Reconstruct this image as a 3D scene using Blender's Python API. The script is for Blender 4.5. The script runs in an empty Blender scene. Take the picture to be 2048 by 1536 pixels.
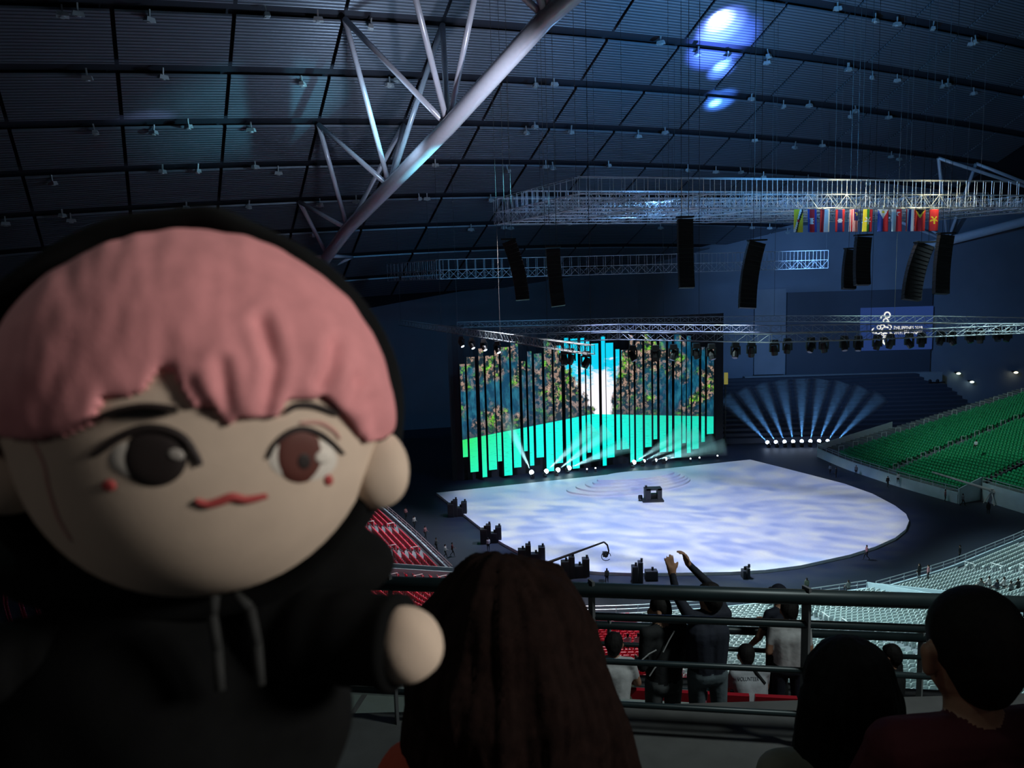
import bpy, bmesh, math, random
import numpy as np
from mathutils import Vector, Matrix, Euler
from mathutils.bvhtree import BVHTree

# ------------------------------------------------------------------ camera, world, large lights, exposure
SC = bpy.context.scene
COL = SC.collection
FPX, PITCH, ROLL, CAMH = 1550.0, math.radians(7.46), math.radians(1.7), 32.0
CAM = Vector((0, 0, CAMH))
FW = Vector((0, math.cos(PITCH), -math.sin(PITCH)))
_u0 = Vector((0, math.sin(PITCH), math.cos(PITCH)))
CR = Vector((1, 0, 0)) * math.cos(ROLL) - _u0 * math.sin(ROLL)
CU = _u0 * math.cos(ROLL) + Vector((1, 0, 0)) * math.sin(ROLL)

cam_d = bpy.data.cameras.new('camera')
cam_d.sensor_width = 36.0
cam_d.lens = 36.0 * FPX / 2048.0
cam_d.clip_start = 0.02
cam_d.clip_end = 800
cam_d.dof.use_dof = True
cam_d.dof.focus_distance = 70
cam_d.dof.aperture_fstop = 10.0
cam = bpy.data.objects.new('camera', cam_d)
COL.objects.link(cam)
M3 = Matrix((CR, CU, -FW)).transposed()
cam.matrix_world = Matrix.Translation(CAM) @ M3.to_4x4()
SC.camera = cam

SC.view_settings.view_transform = 'Standard'
SC.view_settings.look = 'None'
SC.view_settings.exposure = 0.0
SC.view_settings.gamma = 1.0
SC.view_settings.use_curve_mapping = False

wd = bpy.data.worlds.new('world')
SC.world = wd
wd.use_nodes = True
wd.node_tree.nodes['Background'].inputs[0].default_value = (0.30, 0.42, 0.60, 1)
wd.node_tree.nodes['Background'].inputs[1].default_value = 0.010


def light(name, kind, loc, power, color, target=None, **kw):
    d = bpy.data.lights.new(name, kind)
    d.energy = power
    d.color = color
    for k, v in kw.items():
        setattr(d, k, v)
    o = bpy.data.objects.new(name, d)
    COL.objects.link(o)
    o.location = loc
    if target is not None:
        o.rotation_euler = (Vector(target) - Vector(loc)).to_track_quat('-Z', 'Y').to_euler()
    return o


# stage projectors up in the rig: a moving cloud picture thrown onto the white deck
def projector(name, loc, target, power, size, color):
    o = light(name, 'SPOT', loc, power, color, target, spot_size=math.radians(size), spot_blend=0.25, shadow_soft_size=0.6)
    d = o.data
    d.use_nodes = True
    nt = d.node_tree
    em = nt.nodes['Emission']
    tc = nt.nodes.new('ShaderNodeTexCoord')
    mp = nt.nodes.new('ShaderNodeMapping')
    mp.inputs['Rotation'].default_value = (0, 0, 0.5)
    mp.inputs['Scale'].default_value = (10.0, 19.0, 1.0)
    ns = nt.nodes.new('ShaderNodeTexNoise')
    ns.inputs['Scale'].default_value = 1.3
    ns.inputs['Detail'].default_value = 8
    ns.inputs['Roughness'].default_value = 0.68
    ns.inputs['Distortion'].default_value = 0.7
    rp = nt.nodes.new('ShaderNodeValToRGB')
    rp.color_ramp.elements[0].position = 0.40
    rp.color_ramp.elements[0].color = (0.36, 0.45, 0.82, 1)
    rp.color_ramp.elements[1].position = 0.60
    rp.color_ramp.elements[1].color = (1.0, 1.0, 0.92, 1)
    _e = rp.color_ramp.elements.new(0.5); _e.color = (0.66, 0.72, 0.98, 1)
    nt.links.new(tc.outputs['Normal'], mp.inputs[0])
    nt.links.new(mp.outputs[0], ns.inputs['Vector'])
    nt.links.new(ns.outputs[0], rp.inputs[0])
    nt.links.new(rp.outputs[0], em.inputs[0])
    return o


projector('stage_projector', (16, 90, 39.2), (20, 103, 0), 84000, 80, (0.76, 0.82, 1.0))
# rig wash lamps hanging in the grid over the arena
light('rig_wash_lamp', 'SPOT', (10, 80, 39), 165000, (0.66, 0.92, 0.92), (32, 58, 4), spot_size=1.3, spot_blend=1.0, shadow_soft_size=1.0)
light('rig_wash_lamp', 'SPOT', (2, 82, 39), 90000, (0.95, 0.85, 0.85), (0, 62, 4), spot_size=1.2, spot_blend=1.0, shadow_soft_size=1.0)
light('rig_wash_lamp', 'SPOT', (4, 95, 39), 110000, (0.85, 0.85, 0.92), (-22, 88, 4), spot_size=1.1, spot_blend=1.0, shadow_soft_size=1.0)
light('rig_wash_lamp', 'SPOT', (40, 105, 39), 26000, (0.65, 0.95, 0.85), (85, 118, 6), spot_size=1.2, spot_blend=1.0, shadow_soft_size=1.0)
light('rig_wash_lamp', 'SPOT', (52, 130, 37), 52000, (0.20, 0.45, 0.95), (75, 178, 20), spot_size=1.6, spot_blend=1.0, shadow_soft_size=1.0)
light('rig_wash_lamp', 'SPOT', (5, 110, 37), 13000, (0.12, 0.45, 0.85), (-20, 165, 15), spot_size=1.6, spot_blend=1.0, shadow_soft_size=1.0)
light('rig_wash_lamp', 'SPOT', (44, 84, 39), 90000, (0.66, 0.92, 0.92), (62, 72, 5), spot_size=1.2, spot_blend=1.0, shadow_soft_size=1.0)
# added lamps around the camera, no fixtures known: doll key, fills, railing light
light('added_near_light', 'AREA', (3.1, -0.35, 33.0), 8.0, (1.0, 0.93, 0.84), (-0.16, 0.36, 31.98), shape='DISK', size=0.7, spread=math.radians(58))
light('added_near_light', 'AREA', (-2.2, -1.2, 33.2), 2.6, (1.0, 0.90, 0.82), (-0.2, 0.4, 32), shape='DISK', size=0.7)
light('added_near_light', 'AREA', (-1.6, 1.4, 34.2), 5, (0.75, 1.0, 0.90), (-0.2, 0.4, 32), shape='DISK', size=0.5)
light('added_near_light', 'AREA', (6.0, 3.2, 36.5), 52, (0.85, 0.98, 0.95), (1.2, 7.4, 27.5), shape='DISK', size=1.0, spread=math.radians(75))


# ------------------------------------------------------------------ pixel helpers (a pixel is a direction; the distance comes from what it stands on)
def ray(px, py):
    d = FW * FPX + CR * (px - 1024) - CU * (py - 768)
    return d / d.y


def at(px, py, Y):
    return CAM + ray(px, py) * Y


def atz(px, py, z=0.0):
    d = ray(px, py)
    return CAM + d * ((z - CAMH) / d.z)


def pix(P):
    v = Vector(P) - CAM
    z = v.dot(FW)
    return 1024 + FPX * v.dot(CR) / z, 768 - FPX * v.dot(CU) / z


RPSI, RK, RS, RKK, RW0 = 0.44352, 80.0, 0.50994, 0.000416, 92.9
RA = Vector((-math.sin(RPSI), math.cos(RPSI), 0))
RB = Vector((math.cos(RPSI), math.sin(RPSI), 0))


def roof_uw(u, w):
    p = RA * u + RB * w
    uu = u if u > 70 else 70 - (70 - u) * 0.6
    p.z = CAMH + RK - RS * uu - RKK * (w - RW0) ** 2
    return p


def roof_z(x, y):
    return roof_uw(x * RA.x + y * RA.y, x * RB.x + y * RB.y).z


def roof_hit(px, py):
    d = ray(px, py)
    for i in range(300, 2200):
        p = CAM + d * (i * 0.1)
        if p.z >= roof_z(p.x, p.y): return p
    return p


# rig spots aimed up at the roof, extras added for halo and reflections
for (x, y, pw, sz, c) in ((1438, 36, 1100000, 8, (0.70, 0.88, 1.0)), (1440, 42, 620000, 13, (0.35, 0.45, 1.0)), (1441, 55, 380000, 22, (0.16, 0.24, 1.0)), (1442, 90, 260000, 34, (0.10, 0.20, 1.0)), (1442, 132, 260000, 9, (0.30, 0.6, 1.0)), (1442, 140, 170000, 16, (0.12, 0.26, 1.0)), (1430, 206, 240000, 9, (0.30, 0.7, 1.0)), (1440, 200, 140000, 22, (0.08, 0.26, 0.95)), (300, 235, 22000, 9, (0.5, 0.55, 1.0))):
    q = roof_hit(x, y)
    src = Vector((q.x + (34 - q.x) * 0.3, q.y + (104 - q.y) * 0.3, 46.0))
    light('roof_uplight', 'SPOT', src, pw, c, q, spot_size=math.radians(sz), spot_blend=1.0, shadow_soft_size=0.3)
# wide flood lamps of the rig washing the whole roof in blue
light('roof_flood', 'SPOT', (32, 88, 46), 84000, (0.06, 0.25, 0.54), (40, 110, 70), spot_size=math.radians(165), spot_blend=1.0, shadow_soft_size=1.0)
light('roof_flood', 'SPOT', (-12, 92, 46), 17000, (0.22, 0.30, 0.40), (-30, 100, 70), spot_size=math.radians(165), spot_blend=1.0, shadow_soft_size=1.0)
light('added_rig_light', 'POINT', (44, 101.5, 42.2), 1000, (1.0, 0.88, 0.50), shadow_soft_size=0.2)  # added point lights tinting the near truss yellow; source unseen
light('added_rig_light', 'POINT', (58, 105.5, 42.2), 900, (1.0, 0.88, 0.50), shadow_soft_size=0.2)
_q = at(850, 320, 96)  # two lights added to brighten the white tube, one for its cyan streak
light('added_tube_light', 'SPOT', (8, 90, 40), 75000, (0.22, 0.80, 1.0), _q, spot_size=math.radians(27), spot_blend=1.0, shadow_soft_size=0.4)
light('added_tube_light', 'SPOT', (4, 66, 38), 30000, (0.80, 0.82, 1.0), at(960, 190, 88), spot_size=math.radians(60), spot_blend=1.0, shadow_soft_size=0.5)
light('added_rig_light', 'POINT', (20, 106, 43.0), 2200, (0.20, 0.50, 1.0), shadow_soft_size=0.2)  # added point light for blue highlights on the grid


# ------------------------------------------------------------------ object helpers
def set_props(o, label=None, cat=None, group=None, kind=None):
    if label: o['label'] = label
    if cat: o['category'] = cat
    if group: o['group'] = group
    if kind: o['kind'] = kind
    return o


def empty(name, loc, label, cat, group=None, kind=None):
    o = bpy.data.objects.new(name, None)
    COL.objects.link(o)
    o.location = loc
    o.empty_display_size = 0.2
    return set_props(o, label, cat, group, kind)


class MB:
    """collects geometry in world coordinates; build() makes ONE mesh object"""
    def __init__(s):
        s.v, s.f, s.m = [], [], []

    def add(s, vs, fs, mi=0):
        b = len(s.v)
        s.v.extend([tuple(v) for v in vs])
        s.f.extend([tuple(b + i for i in f) for f in fs])
        s.m.extend([mi] * len(fs))
        return s

    def box(s, c, size, R=None, mi=0, taper=1.0):
        x, y, z = size[0] / 2, size[1] / 2, size[2] / 2
        vs = []
        for sz in (-1, 1):
            k = taper if sz > 0 else 1
            for sx, sy in ((-1, -1), (1, -1), (1, 1), (-1, 1)):
                v = Vector((sx * x * k, sy * y * k, sz * z))
                if R is not None: v = R @ v
                vs.append(Vector(c) + v)
        return s.add(vs, [(0, 3, 2, 1), (4, 5, 6, 7), (0, 1, 5, 4), (1, 2, 6, 5), (2, 3, 7, 6), (3, 0, 4, 7)], mi)

    def cyl(s, p0, p1, r0, r1=None, n=8, mi=0, cap=True):
        p0, p1 = Vector(p0), Vector(p1)
        r1 = r0 if r1 is None else r1
        d = (p1 - p0)
        if d.length < 1e-6: return s
        d.normalize()
        a = d.orthogonal().normalized()
        b = d.cross(a)
        vs = []
        for p, r in ((p0, r0), (p1, r1)):
            for i in range(n):
                t = 2 * math.pi * (i + .5) / n
                vs.append(p + (a * math.cos(t) + b * math.sin(t)) * r)
        fs = [(i, (i + 1) % n, n + (i + 1) % n, n + i) for i in range(n)]
        if cap:
            fs += [tuple(range(n - 1, -1, -1)), tuple(range(n, 2 * n))]
        return s.add(vs, fs, mi)

    def tube(s, pts, r, n=8, mi=0):
        for a, b in zip(pts[:-1], pts[1:]):
            s.cyl(a, b, r, n=n, mi=mi)
        return s

    def pipe(s, pts, r, n=16, mi=0):
        pts = [Vector(p) for p in pts]
        N = len(pts)
        a = None
        vs = []
        for i in range(N):
            d = (pts[min(i + 1, N - 1)] - pts[max(i - 1, 0)]).normalized()
            a = d.orthogonal().normalized() if a is None else (a - d * a.dot(d)).normalized()
            b = d.cross(a)
            vs += [pts[i] + (a * math.cos(2 * math.pi * k / n) + b * math.sin(2 * math.pi * k / n)) * r for k in range(n)]
        fs = [(i * n + k, i * n + (k + 1) % n, (i + 1) * n + (k + 1) % n, (i + 1) * n + k) for i in range(N - 1) for k in range(n)]
        fs += [tuple(range(n - 1, -1, -1)), tuple((N - 1) * n + k for k in range(n))]
        return s.add(vs, fs, mi)

    def ell(s, c, rx, ry, rz, R=None, nu=16, nv=10, mi=0, fn=None):
        vs = [None] * 0
        for j in range(nv + 1):
            ph = math.pi * j / nv
            for i in range(nu):
                th = 2 * math.pi * i / nu
                v = Vector((math.sin(ph) * math.cos(th), math.sin(ph) * math.sin(th), math.cos(ph)))
                if fn: v = v * fn(v)
                v = Vector((v.x * rx, v.y * ry, v.z * rz))
                if R is not None: v = R @ v
                vs.append(Vector(c) + v)
        fs = []
        for j in range(nv):
            for i in range(nu):
                a, b = j * nu + i, j * nu + (i + 1) % nu
                if j == 0: fs.append((a, a + nu, b + nu))
                elif j == nv - 1: fs.append((a, a + nu, b))
                else: fs.append((a, a + nu, b + nu, b))
        return s.add(vs, fs, mi)

    def quad(s, a, b, c, d, mi=0):
        return s.add([a, b, c, d], [(0, 1, 2, 3)], mi)

    def prism(s, poly, z0, z1, mi=0):
        n = len(poly)
        vs = [(p[0], p[1], z0) for p in poly] + [(p[0], p[1], z1) for p in poly]
        fs = [tuple(range(n - 1, -1, -1)), tuple(range(n, 2 * n))] + [(i, (i + 1) % n, n + (i + 1) % n, n + i) for i in range(n)]
        return s.add(vs, fs, mi)

    def mesh(s, name, mats, org=(0, 0, 0), smooth=False):
        me = bpy.data.meshes.new(name)
        org = Vector(org)
        me.from_pydata([tuple(Vector(v) - org) for v in s.v], [], s.f)
        for m in (mats if isinstance(mats, (list, tuple)) else [mats]):
            me.materials.append(m)
        if any(s.m):
            me.polygons.foreach_set('material_index', s.m)
        if smooth:
            me.polygons.foreach_set('use_smooth', [True] * len(me.polygons))
        me.update()
        return me

    def build(s, name, mats, parent=None, org=None, smooth=False, fixn=False):
        if org is None:
            org = parent_loc(parent) if parent else ((Vector(s.v[0]) if s.v else Vector()))
        me = s.mesh(name, mats, org, smooth)
        if fixn:
            bm = bmesh.new(); bm.from_mesh(me)
            bmesh.ops.recalc_face_normals(bm, faces=bm.faces); bm.to_mesh(me); bm.free()
        o = bpy.data.objects.new(name, me)
        COL.objects.link(o)
        if parent:
            o.parent = parent
        else:
            o.location = org
        return o


def parent_loc(p):
    l = Vector(p.location)
    while p.parent:
        p = p.parent
        l = l + Vector(p.location)
    return l


def copy_tree(o, parent=None):
    c = o.copy()
    COL.objects.link(c)
    c.parent = parent
    for ch in o.children:
        copy_tree(ch, c)
    return c


# ------------------------------------------------------------------ materials
MATS = {}


def mat(name, color, rough=0.6, metal=0.0, noise=0.0, nscale=20.0, bump=0.0, bscale=60.0, sheen=0.0, spec=0.5, emit=None, estr=0.0, coord='Object'):
    if name in MATS: return MATS[name]
    m = bpy.data.materials.new(name)
    m.use_nodes = True
    nt = m.node_tree
    b = nt.nodes['Principled BSDF']
    b.inputs['Base Color'].default_value = (*color, 1)
    b.inputs['Roughness'].default_value = rough
    b.inputs['Metallic'].default_value = metal
    b.inputs['Specular IOR Level'].default_value = spec
    if sheen:
        b.inputs['Sheen Weight'].default_value = sheen
        b.inputs['Sheen Roughness'].default_value = 0.6
        b.inputs['Sheen Tint'].default_value = (*color, 1)
    tc = nt.nodes.new('ShaderNodeTexCoord')
    if noise:
        ns = nt.nodes.new('ShaderNodeTexNoise')
        ns.inputs['Scale'].default_value = nscale
        ns.inputs['Detail'].default_value = 4
        nt.links.new(tc.outputs[coord], ns.inputs['Vector'])
        mr = nt.nodes.new('ShaderNodeMapRange')
        mr.inputs[1].default_value = 0.3; mr.inputs[2].default_value = 0.7
        mr.inputs[3].default_value = 1 - noise; mr.inputs[4].default_value = 1 + noise
        nt.links.new(ns.outputs[0], mr.inputs[0])
        mx = nt.nodes.new('ShaderNodeMix'); mx.data_type = 'RGBA'; mx.blend_type = 'MULTIPLY'
        mx.inputs[0].default_value = 1.0
        mx.inputs[6].default_value = (*color, 1)
        nt.links.new(mr.outputs[0], mx.inputs[7])
        nt.links.new(mx.outputs[2], b.inputs['Base Color'])
    if bump:
        n2 = nt.nodes.new('ShaderNodeTexNoise')
        n2.inputs['Scale'].default_value = bscale
        n2.inputs['Detail'].default_value = 3
        nt.links.new(tc.outputs[coord], n2.inputs['Vector'])
        bp = nt.nodes.new('ShaderNodeBump')
        bp.inputs['Strength'].default_value = bump
        bp.inputs['Distance'].default_value = 0.2 / bscale
        nt.links.new(n2.outputs[0], bp.inputs['Height'])
        nt.links.new(bp.outputs[0], b.inputs['Normal'])
    if emit:
        b.inputs['Emission Color'].default_value = (*emit, 1)
        b.inputs['Emission Strength'].default_value = estr
    MATS[name] = m
    return m


M_floor = mat('dark_floor', (0.016, 0.024, 0.042), 0.6, noise=0.25, nscale=0.2, coord='Generated')
M_deck = mat('white_deck', (0.82, 0.82, 0.84), 0.45, noise=0.03, nscale=3)
M_concrete = mat('stand_concrete', (0.16, 0.18, 0.20), 0.85, noise=0.15, nscale=0.6)
M_parapet = mat('parapet_paint', (0.42, 0.54, 0.60), 0.6, noise=0.05, nscale=1)
M_wall = mat('far_wall_paint', (0.14, 0.17, 0.22), 0.8, noise=0.08, nscale=0.15)
M_walldark = mat('dark_screen_surface', (0.05, 0.06, 0.085), 0.6, noise=0.05, nscale=0.2)
M_drape = mat('black_drape', (0.010, 0.012, 0.018), 0.9)
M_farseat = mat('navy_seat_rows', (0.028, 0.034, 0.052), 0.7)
M_white = mat('white_seat_plastic', (0.62, 0.70, 0.70), 0.4)
M_red = mat('red_seat_plastic', (0.66, 0.035, 0.075), 0.4)
M_green = mat('green_seat_plastic', (0.012, 0.30, 0.11), 0.4)
M_steel = mat('galvanised_steel', (0.50, 0.55, 0.60), 0.35, metal=0.6)
M_truss = mat('truss_aluminium', (0.50, 0.54, 0.58), 0.4, metal=0.4)
M_trussdark = mat('dimmed_truss_metal', (0.17, 0.20, 0.22), 0.5, metal=0.3)  # truss metal darkened to offset projector light on the lower trusses
M_cable = mat('dark_wire', (0.025, 0.028, 0.03), 0.7)
M_tube = mat('white_painted_tube', (0.60, 0.64, 0.72), 0.22, metal=0.15, noise=0.04, nscale=2)
M_black = mat('black_equipment', (0.012, 0.012, 0.015), 0.5)
M_blackbox = mat('black_speaker_box', (0.02, 0.021, 0.026), 0.6, bump=0.2, bscale=40)
M_grille = mat('speaker_grille', (0.03, 0.03, 0.035), 0.4, metal=0.5)
M_rail = mat('dark_teal_rail_paint', (0.022, 0.036, 0.04), 0.4, metal=0.2, noise=0.15, nscale=6)
M_post = mat('grey_rail_post_paint', (0.22, 0.22, 0.23), 0.5, metal=0.2, noise=0.08, nscale=8)
M_walk = mat('walkway_concrete', (0.20, 0.24, 0.22), 0.9, noise=0.12, nscale=2.5, bump=0.3, bscale=30)
M_step = mat('upper_step_concrete', (0.10, 0.10, 0.10), 0.9, noise=0.15, nscale=4)
M_skin = mat('skin', (0.42, 0.22, 0.14), 0.55, noise=0.06, nscale=15)
M_hair = mat('black_hair', (0.010, 0.008, 0.008), 0.75, spec=.25, noise=0.3, nscale=60, bump=0.5, bscale=80)
M_brownhair = mat('dark_brown_hair', (0.013, 0.0065, 0.0055), 0.9, spec=.1, noise=0.3, nscale=60, bump=0.5, bscale=80)


def cloth(name, c, n=0.12): return mat(name, c, 0.85, noise=n, nscale=14, bump=0.4, bscale=25, sheen=0.1)


M_c_black = cloth('black_cloth', (0.010, 0.011, 0.013))
M_c_navy = cloth('navy_cloth', (0.010, 0.013, 0.026))
M_c_white = cloth('white_cloth', (0.55, 0.55, 0.56))
M_c_grey = cloth('grey_cloth', (0.10, 0.11, 0.115))
M_c_maroon = cloth('maroon_cloth', (0.09, 0.012, 0.02))
M_c_orange = cloth('orange_red_cloth', (0.40, 0.05, 0.025))
M_c_jean = cloth('faded_jean_cloth', (0.10, 0.13, 0.15))
M_c_pink = cloth('dusty_rose_cloth', (0.35, 0.16, 0.18))
M_c_olive = cloth('olive_cloth', (0.06, 0.07, 0.05))

# ribbed roof panel: ribs run across the roof's fall, their pitch in metres from the world position
M_roof = mat('ribbed_roof_metal', (0.17, 0.20, 0.245), 0.42, metal=0.35)


def _roofnodes(m):
    nt = m.node_tree
    b = nt.nodes['Principled BSDF']
    ge = nt.nodes.new('ShaderNodeNewGeometry')
    dt = nt.nodes.new('ShaderNodeVectorMath'); dt.operation = 'DOT_PRODUCT'
    dt.inputs[1].default_value = tuple(RA)
    nt.links.new(ge.outputs['Position'], dt.inputs[0])
    mu = nt.nodes.new('ShaderNodeMath'); mu.operation = 'MULTIPLY'; mu.inputs[1].default_value = 2 * math.pi / 0.42
    nt.links.new(dt.outputs['Value'], mu.inputs[0])
    sn = nt.nodes.new('ShaderNodeMath'); sn.operation = 'SINE'
    nt.links.new(mu.outputs[0], sn.inputs[0])
    mr = nt.nodes.new('ShaderNodeMapRange')
    mr.inputs[1].default_value = -1; mr.inputs[2].default_value = -0.1; mr.inputs[3].default_value = 0.25; mr.inputs[4].default_value = 1
    nt.links.new(sn.outputs[0], mr.inputs[0])
    mx = nt.nodes.new('ShaderNodeMix'); mx.data_type = 'RGBA'; mx.blend_type = 'MULTIPLY'; mx.inputs[0].default_value = 1
    mx.inputs[6].default_value = (0.17, 0.20, 0.245, 1)
    nt.links.new(mr.outputs[0], mx.inputs[7])
    nt.links.new(mx.outputs[2], b.inputs['Base Color'])
    bp = nt.nodes.new('ShaderNodeBump'); bp.inputs['Strength'].default_value = 0.5; bp.inputs['Distance'].default_value = 0.06
    nt.links.new(sn.outputs[0], bp.inputs['Height'])
    nt.links.new(bp.outputs[0], b.inputs['Normal'])


_roofnodes(M_roof)
M_roofback = mat('dark_roof_void', (0.012, 0.015, 0.025), 0.8)


def emitter(name, c, s):
    return mat(name, (0.02, 0.02, 0.02), 0.4, emit=c, estr=s)


# ------------------------------------------------------------------ room: floor, walls, roof
E1 = Vector((0.9593, 0.2824, 0))       # along the stage backdrop, to the right
E2 = Vector((-0.2824, 0.9593, 0))      # away from the photographer, square to the backdrop

MB().prism([(-130, 40), (150, 40), (150, 200), (-130, 200)], -0.5, 0.0).build('floor', M_floor)
bpy.data.objects['floor']['kind'] = 'structure'
far_line = [(-140, 60), (-95, 118), (-45, 166), (30, 182), (140, 177.6), (175, 120), (175, 60)]
for k in range(len(far_line) - 1):
    a, b = Vector((*far_line[k], 0)), Vector((*far_line[k + 1], 0))
    mb = MB()
    n = (b - a).normalized().cross(Vector((0, 0, 1)))
    za, zb = 46.0, 46.0
    mb.add([a, b, b - n * 1, a - n * 1, a + Vector((0, 0, za)), b + Vector((0, 0, zb)), b - n + Vector((0, 0, zb)), a - n + Vector((0, 0, za))],
           [(0, 3, 2, 1), (4, 5, 6, 7), (0, 1, 5, 4), (1, 2, 6, 5), (2, 3, 7, 6), (3, 0, 4, 7)])
    o = mb.build('wall_' + ('left', 'far_left', 'far', 'far_right', 'right', 'near_right')[k], M_wall)
    o['kind'] = 'structure'

# roof: dark void sheet with ribbed panels hung under it, gaps between the panels
ceil = empty('ceiling', (0, 0, CAMH), 'dark sloping arena roof of ribbed metal panels', 'ceiling', kind='structure')
U0, DU, DW = 92.4, 8.4, 12.0
mb = MB()
nu, nw = 24, 40
us = [30 + (172 - 30) * i / nu for i in range(nu + 1)]
ws = [-130 + 330 * j / nw for j in range(nw + 1)]
vs = [roof_uw(u, w) + Vector((0, 0, 0.9)) for u in us for w in ws]
fs = [(i * (nw + 1) + j, i * (nw + 1) + j + 1, (i + 1) * (nw + 1) + j + 1, (i + 1) * (nw + 1) + j) for i in range(nu) for j in range(nw)]
mb.add(vs, fs)
mb.build('roof_void', M_roofback, ceil)
for n in range(-5, 8):
    for j in range(-8, 14):
        u0, u1 = U0 + n * DU + 0.85, U0 + (n + 1) * DU - 0.75
        w0, w1 = j * DW + 0.22, (j + 1) * DW - 0.22
        mb = MB()
        g = []
        for wv in (w0, (w0 + w1) / 2, w1):
            for uv in (u0, (u0 + u1) / 2, u1):
                g.append(roof_uw(uv, wv))
        top = [p + Vector((0, 0, 0.25)) for p in g]
        fs = []
        for a in range(2):
            for b in range(2):
                q = a * 3 + b
                fs.append((q, q + 3, q + 4, q + 1))
        rim = [0, 1, 2, 5, 8, 7, 6, 3]
        fs += [(rim[i], rim[(i + 1) % 8], 9 + rim[(i + 1) % 8], 9 + rim[i]) for i in range(8)]
        mb.add(g + top, fs)
        mb.build('roof_panel', M_roof, ceil)

# ------------------------------------------------------------------ white tube trusses under the roof
def space_truss(label, ws2, px, rmain):
    N = {n: chord_node(n, q) for n, q in px.items()}
    root = empty('roof_truss', N[-1], label, 'roof truss')
    pts = [N[k] for k in sorted(N)]
    MB().pipe(pts, rmain, n=24).build('main_chord', M_tube, root, smooth=True)
    for k in sorted(N):
        for dn in (-1, 1):
            for w in ws2:
                q = roof_uw(U0 + (k + dn) * DU, w) - Vector((0, 0, 0.3))
                MB().cyl(N[k], q, 0.34, n=10).build('strut', M_tube, root, smooth=True)
    return root, N


def chord_node(n, px):
    d = ray(*px)
    return CAM + d * ((U0 + n * DU) / (d.x * RA.x + d.y * RA.y))


LEFTPX = {-5: (1700, -480), -3: (1092, 36), -1: (896, 253), 1: (779, 373), 3: (695, 458), 5: (655, 512), 7: (632, 548)}
RIGHTPX = {-3: (2900, 150), -1: (2500, 300), 1: (2170, 412), 3: (1895, 482), 5: (1690, 531), 7: (1585, 560)}
space_truss('thick white tube truss with V struts slanting up across the left roof', (24, 36), LEFTPX, 0.95)
space_truss('pale tube truss with V struts at the far right behind the flags', (150, 162), RIGHTPX, 1.0)

# small roof lamps on the panels' edges
random.seed(4)
lamp_me = MB().box((0, 0, -0.35), (0.9, 0.5, 0.35), taper=0.8).box((0, 0, 0.1), (0.12, 0.12, 0.7)).cyl((0, 0, -0.53), (0, 0, -0.6), 0.22, n=8).mesh('roof_lamp', mat('roof_lamp_metal', (0.45, 0.5, 0.52), 0.4, metal=0.3))
for n in range(-2, 7):
    for j in range(-4, 12):
        for s in range(2):
            u = U0 + n * DU + random.uniform(-0.9, 0.9)
            w = j * DW + random.choice((3.2, 4.4, 7.5, 8.6)) + s * 0.3
            p = roof_uw(u, w)
            x, y = pix(p)
            if not (-30 < x < 2080 and -30 < y < 480) or random.random() < 0.35: continue
            o = bpy.data.objects.new('roof_lamp', lamp_me)
            COL.objects.link(o)
            o.location = p - Vector((0, 0, 0.35))
            o.rotation_euler = (random.uniform(-.2, .2), 0, random.uniform(0, 3))
            o.scale = (1.3, 1.3, 1.3)
            set_props(o, 'small unlit grey lamp hanging from the ribbed roof', 'lamp', 'unlit lamps under the roof')

# ------------------------------------------------------------------ stage deck, wave mound
STAGE = [(873, 990), (1500, 923), (1560, 938), (1625, 955), (1690, 972), (1745, 992), (1790, 1016), (1812, 1033), (1818, 1047), (1811, 1064), (1790, 1081), (1750, 1099),
         (1700, 1115), (1600, 1137), (1530, 1146), (1460, 1150), (1330, 1152), (1260, 1152), (1200, 1150), (1150, 1146), (1100, 1138), (1068, 1126), (1040, 1110), (1008, 1093), (980, 1075), (955, 1055), (930, 1035)]
poly = [atz(*q) for q in STAGE]
deck = MB().prism(poly, -0.02, 0.35).build('stage_deck', M_deck, org=(20, 103, 0))
set_props(deck, 'wide white stage floor with a square back and rounded front', 'stage')
mc = atz(1262, 972, 0.35)
mound = empty('wave_platform', (mc.x, mc.y, 0.35), 'low white platform of stacked wavy steps on the stage', 'platform')
M_mound = mat('white_step_paint', (0.74, 0.74, 0.78), 0.4)
for k in range(5):
    pts = []
    for i in range(48):
        t = 2 * math.pi * i / 48
        a = 10.2 - 0.95 * k + 0.5 * math.sin(3 * t + k * .8)
        b = 4.6 - 0.62 * k + 0.3 * math.sin(2 * t + k)
        q = mc + E1 * (a * math.cos(t) + 0.35 * k) + E2 * (b * math.sin(t) + 0.35 * k)
        pts.append(q)
    MB().prism(pts, 0.35 + 0.26 * k, 0.35 + 0.26 * (k + 1)).build('wave_step', M_mound, mound)

# ------------------------------------------------------------------ screen backdrop of hanging strips
S0 = Vector((-9.7, 122.1, 0)); SN = E2


def on_screen(px, py, off=0.0):
    d = ray(px, py)
    t = (S0 + SN * off - CAM).dot(SN) / d.dot(SN)
    return CAM + d * t


dr = MB()
for k in range(40):
    pass
a, b = on_screen(903, 900, 2.0), on_screen(1447, 900, 2.0)
n_f = 60
vs, fs = [], []
for i in range(n_f + 1):
    t = i / n_f
    p = a.lerp(b, t) + SN * (0.25 * math.sin(i * 1.7))
    vs += [(p.x, p.y, 0), (p.x, p.y, 25.5)]
fs = [(2 * i, 2 * i + 2, 2 * i + 3, 2 * i + 1) for i in range(n_f)]
dr.add(vs, fs)
set_props(dr.build('stage_drape', M_drape), 'black drape hanging behind the bright screen strips', 'drape')

M_pic = bpy.data.materials.new('landscape_video')
M_pic.use_nodes = True


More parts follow.
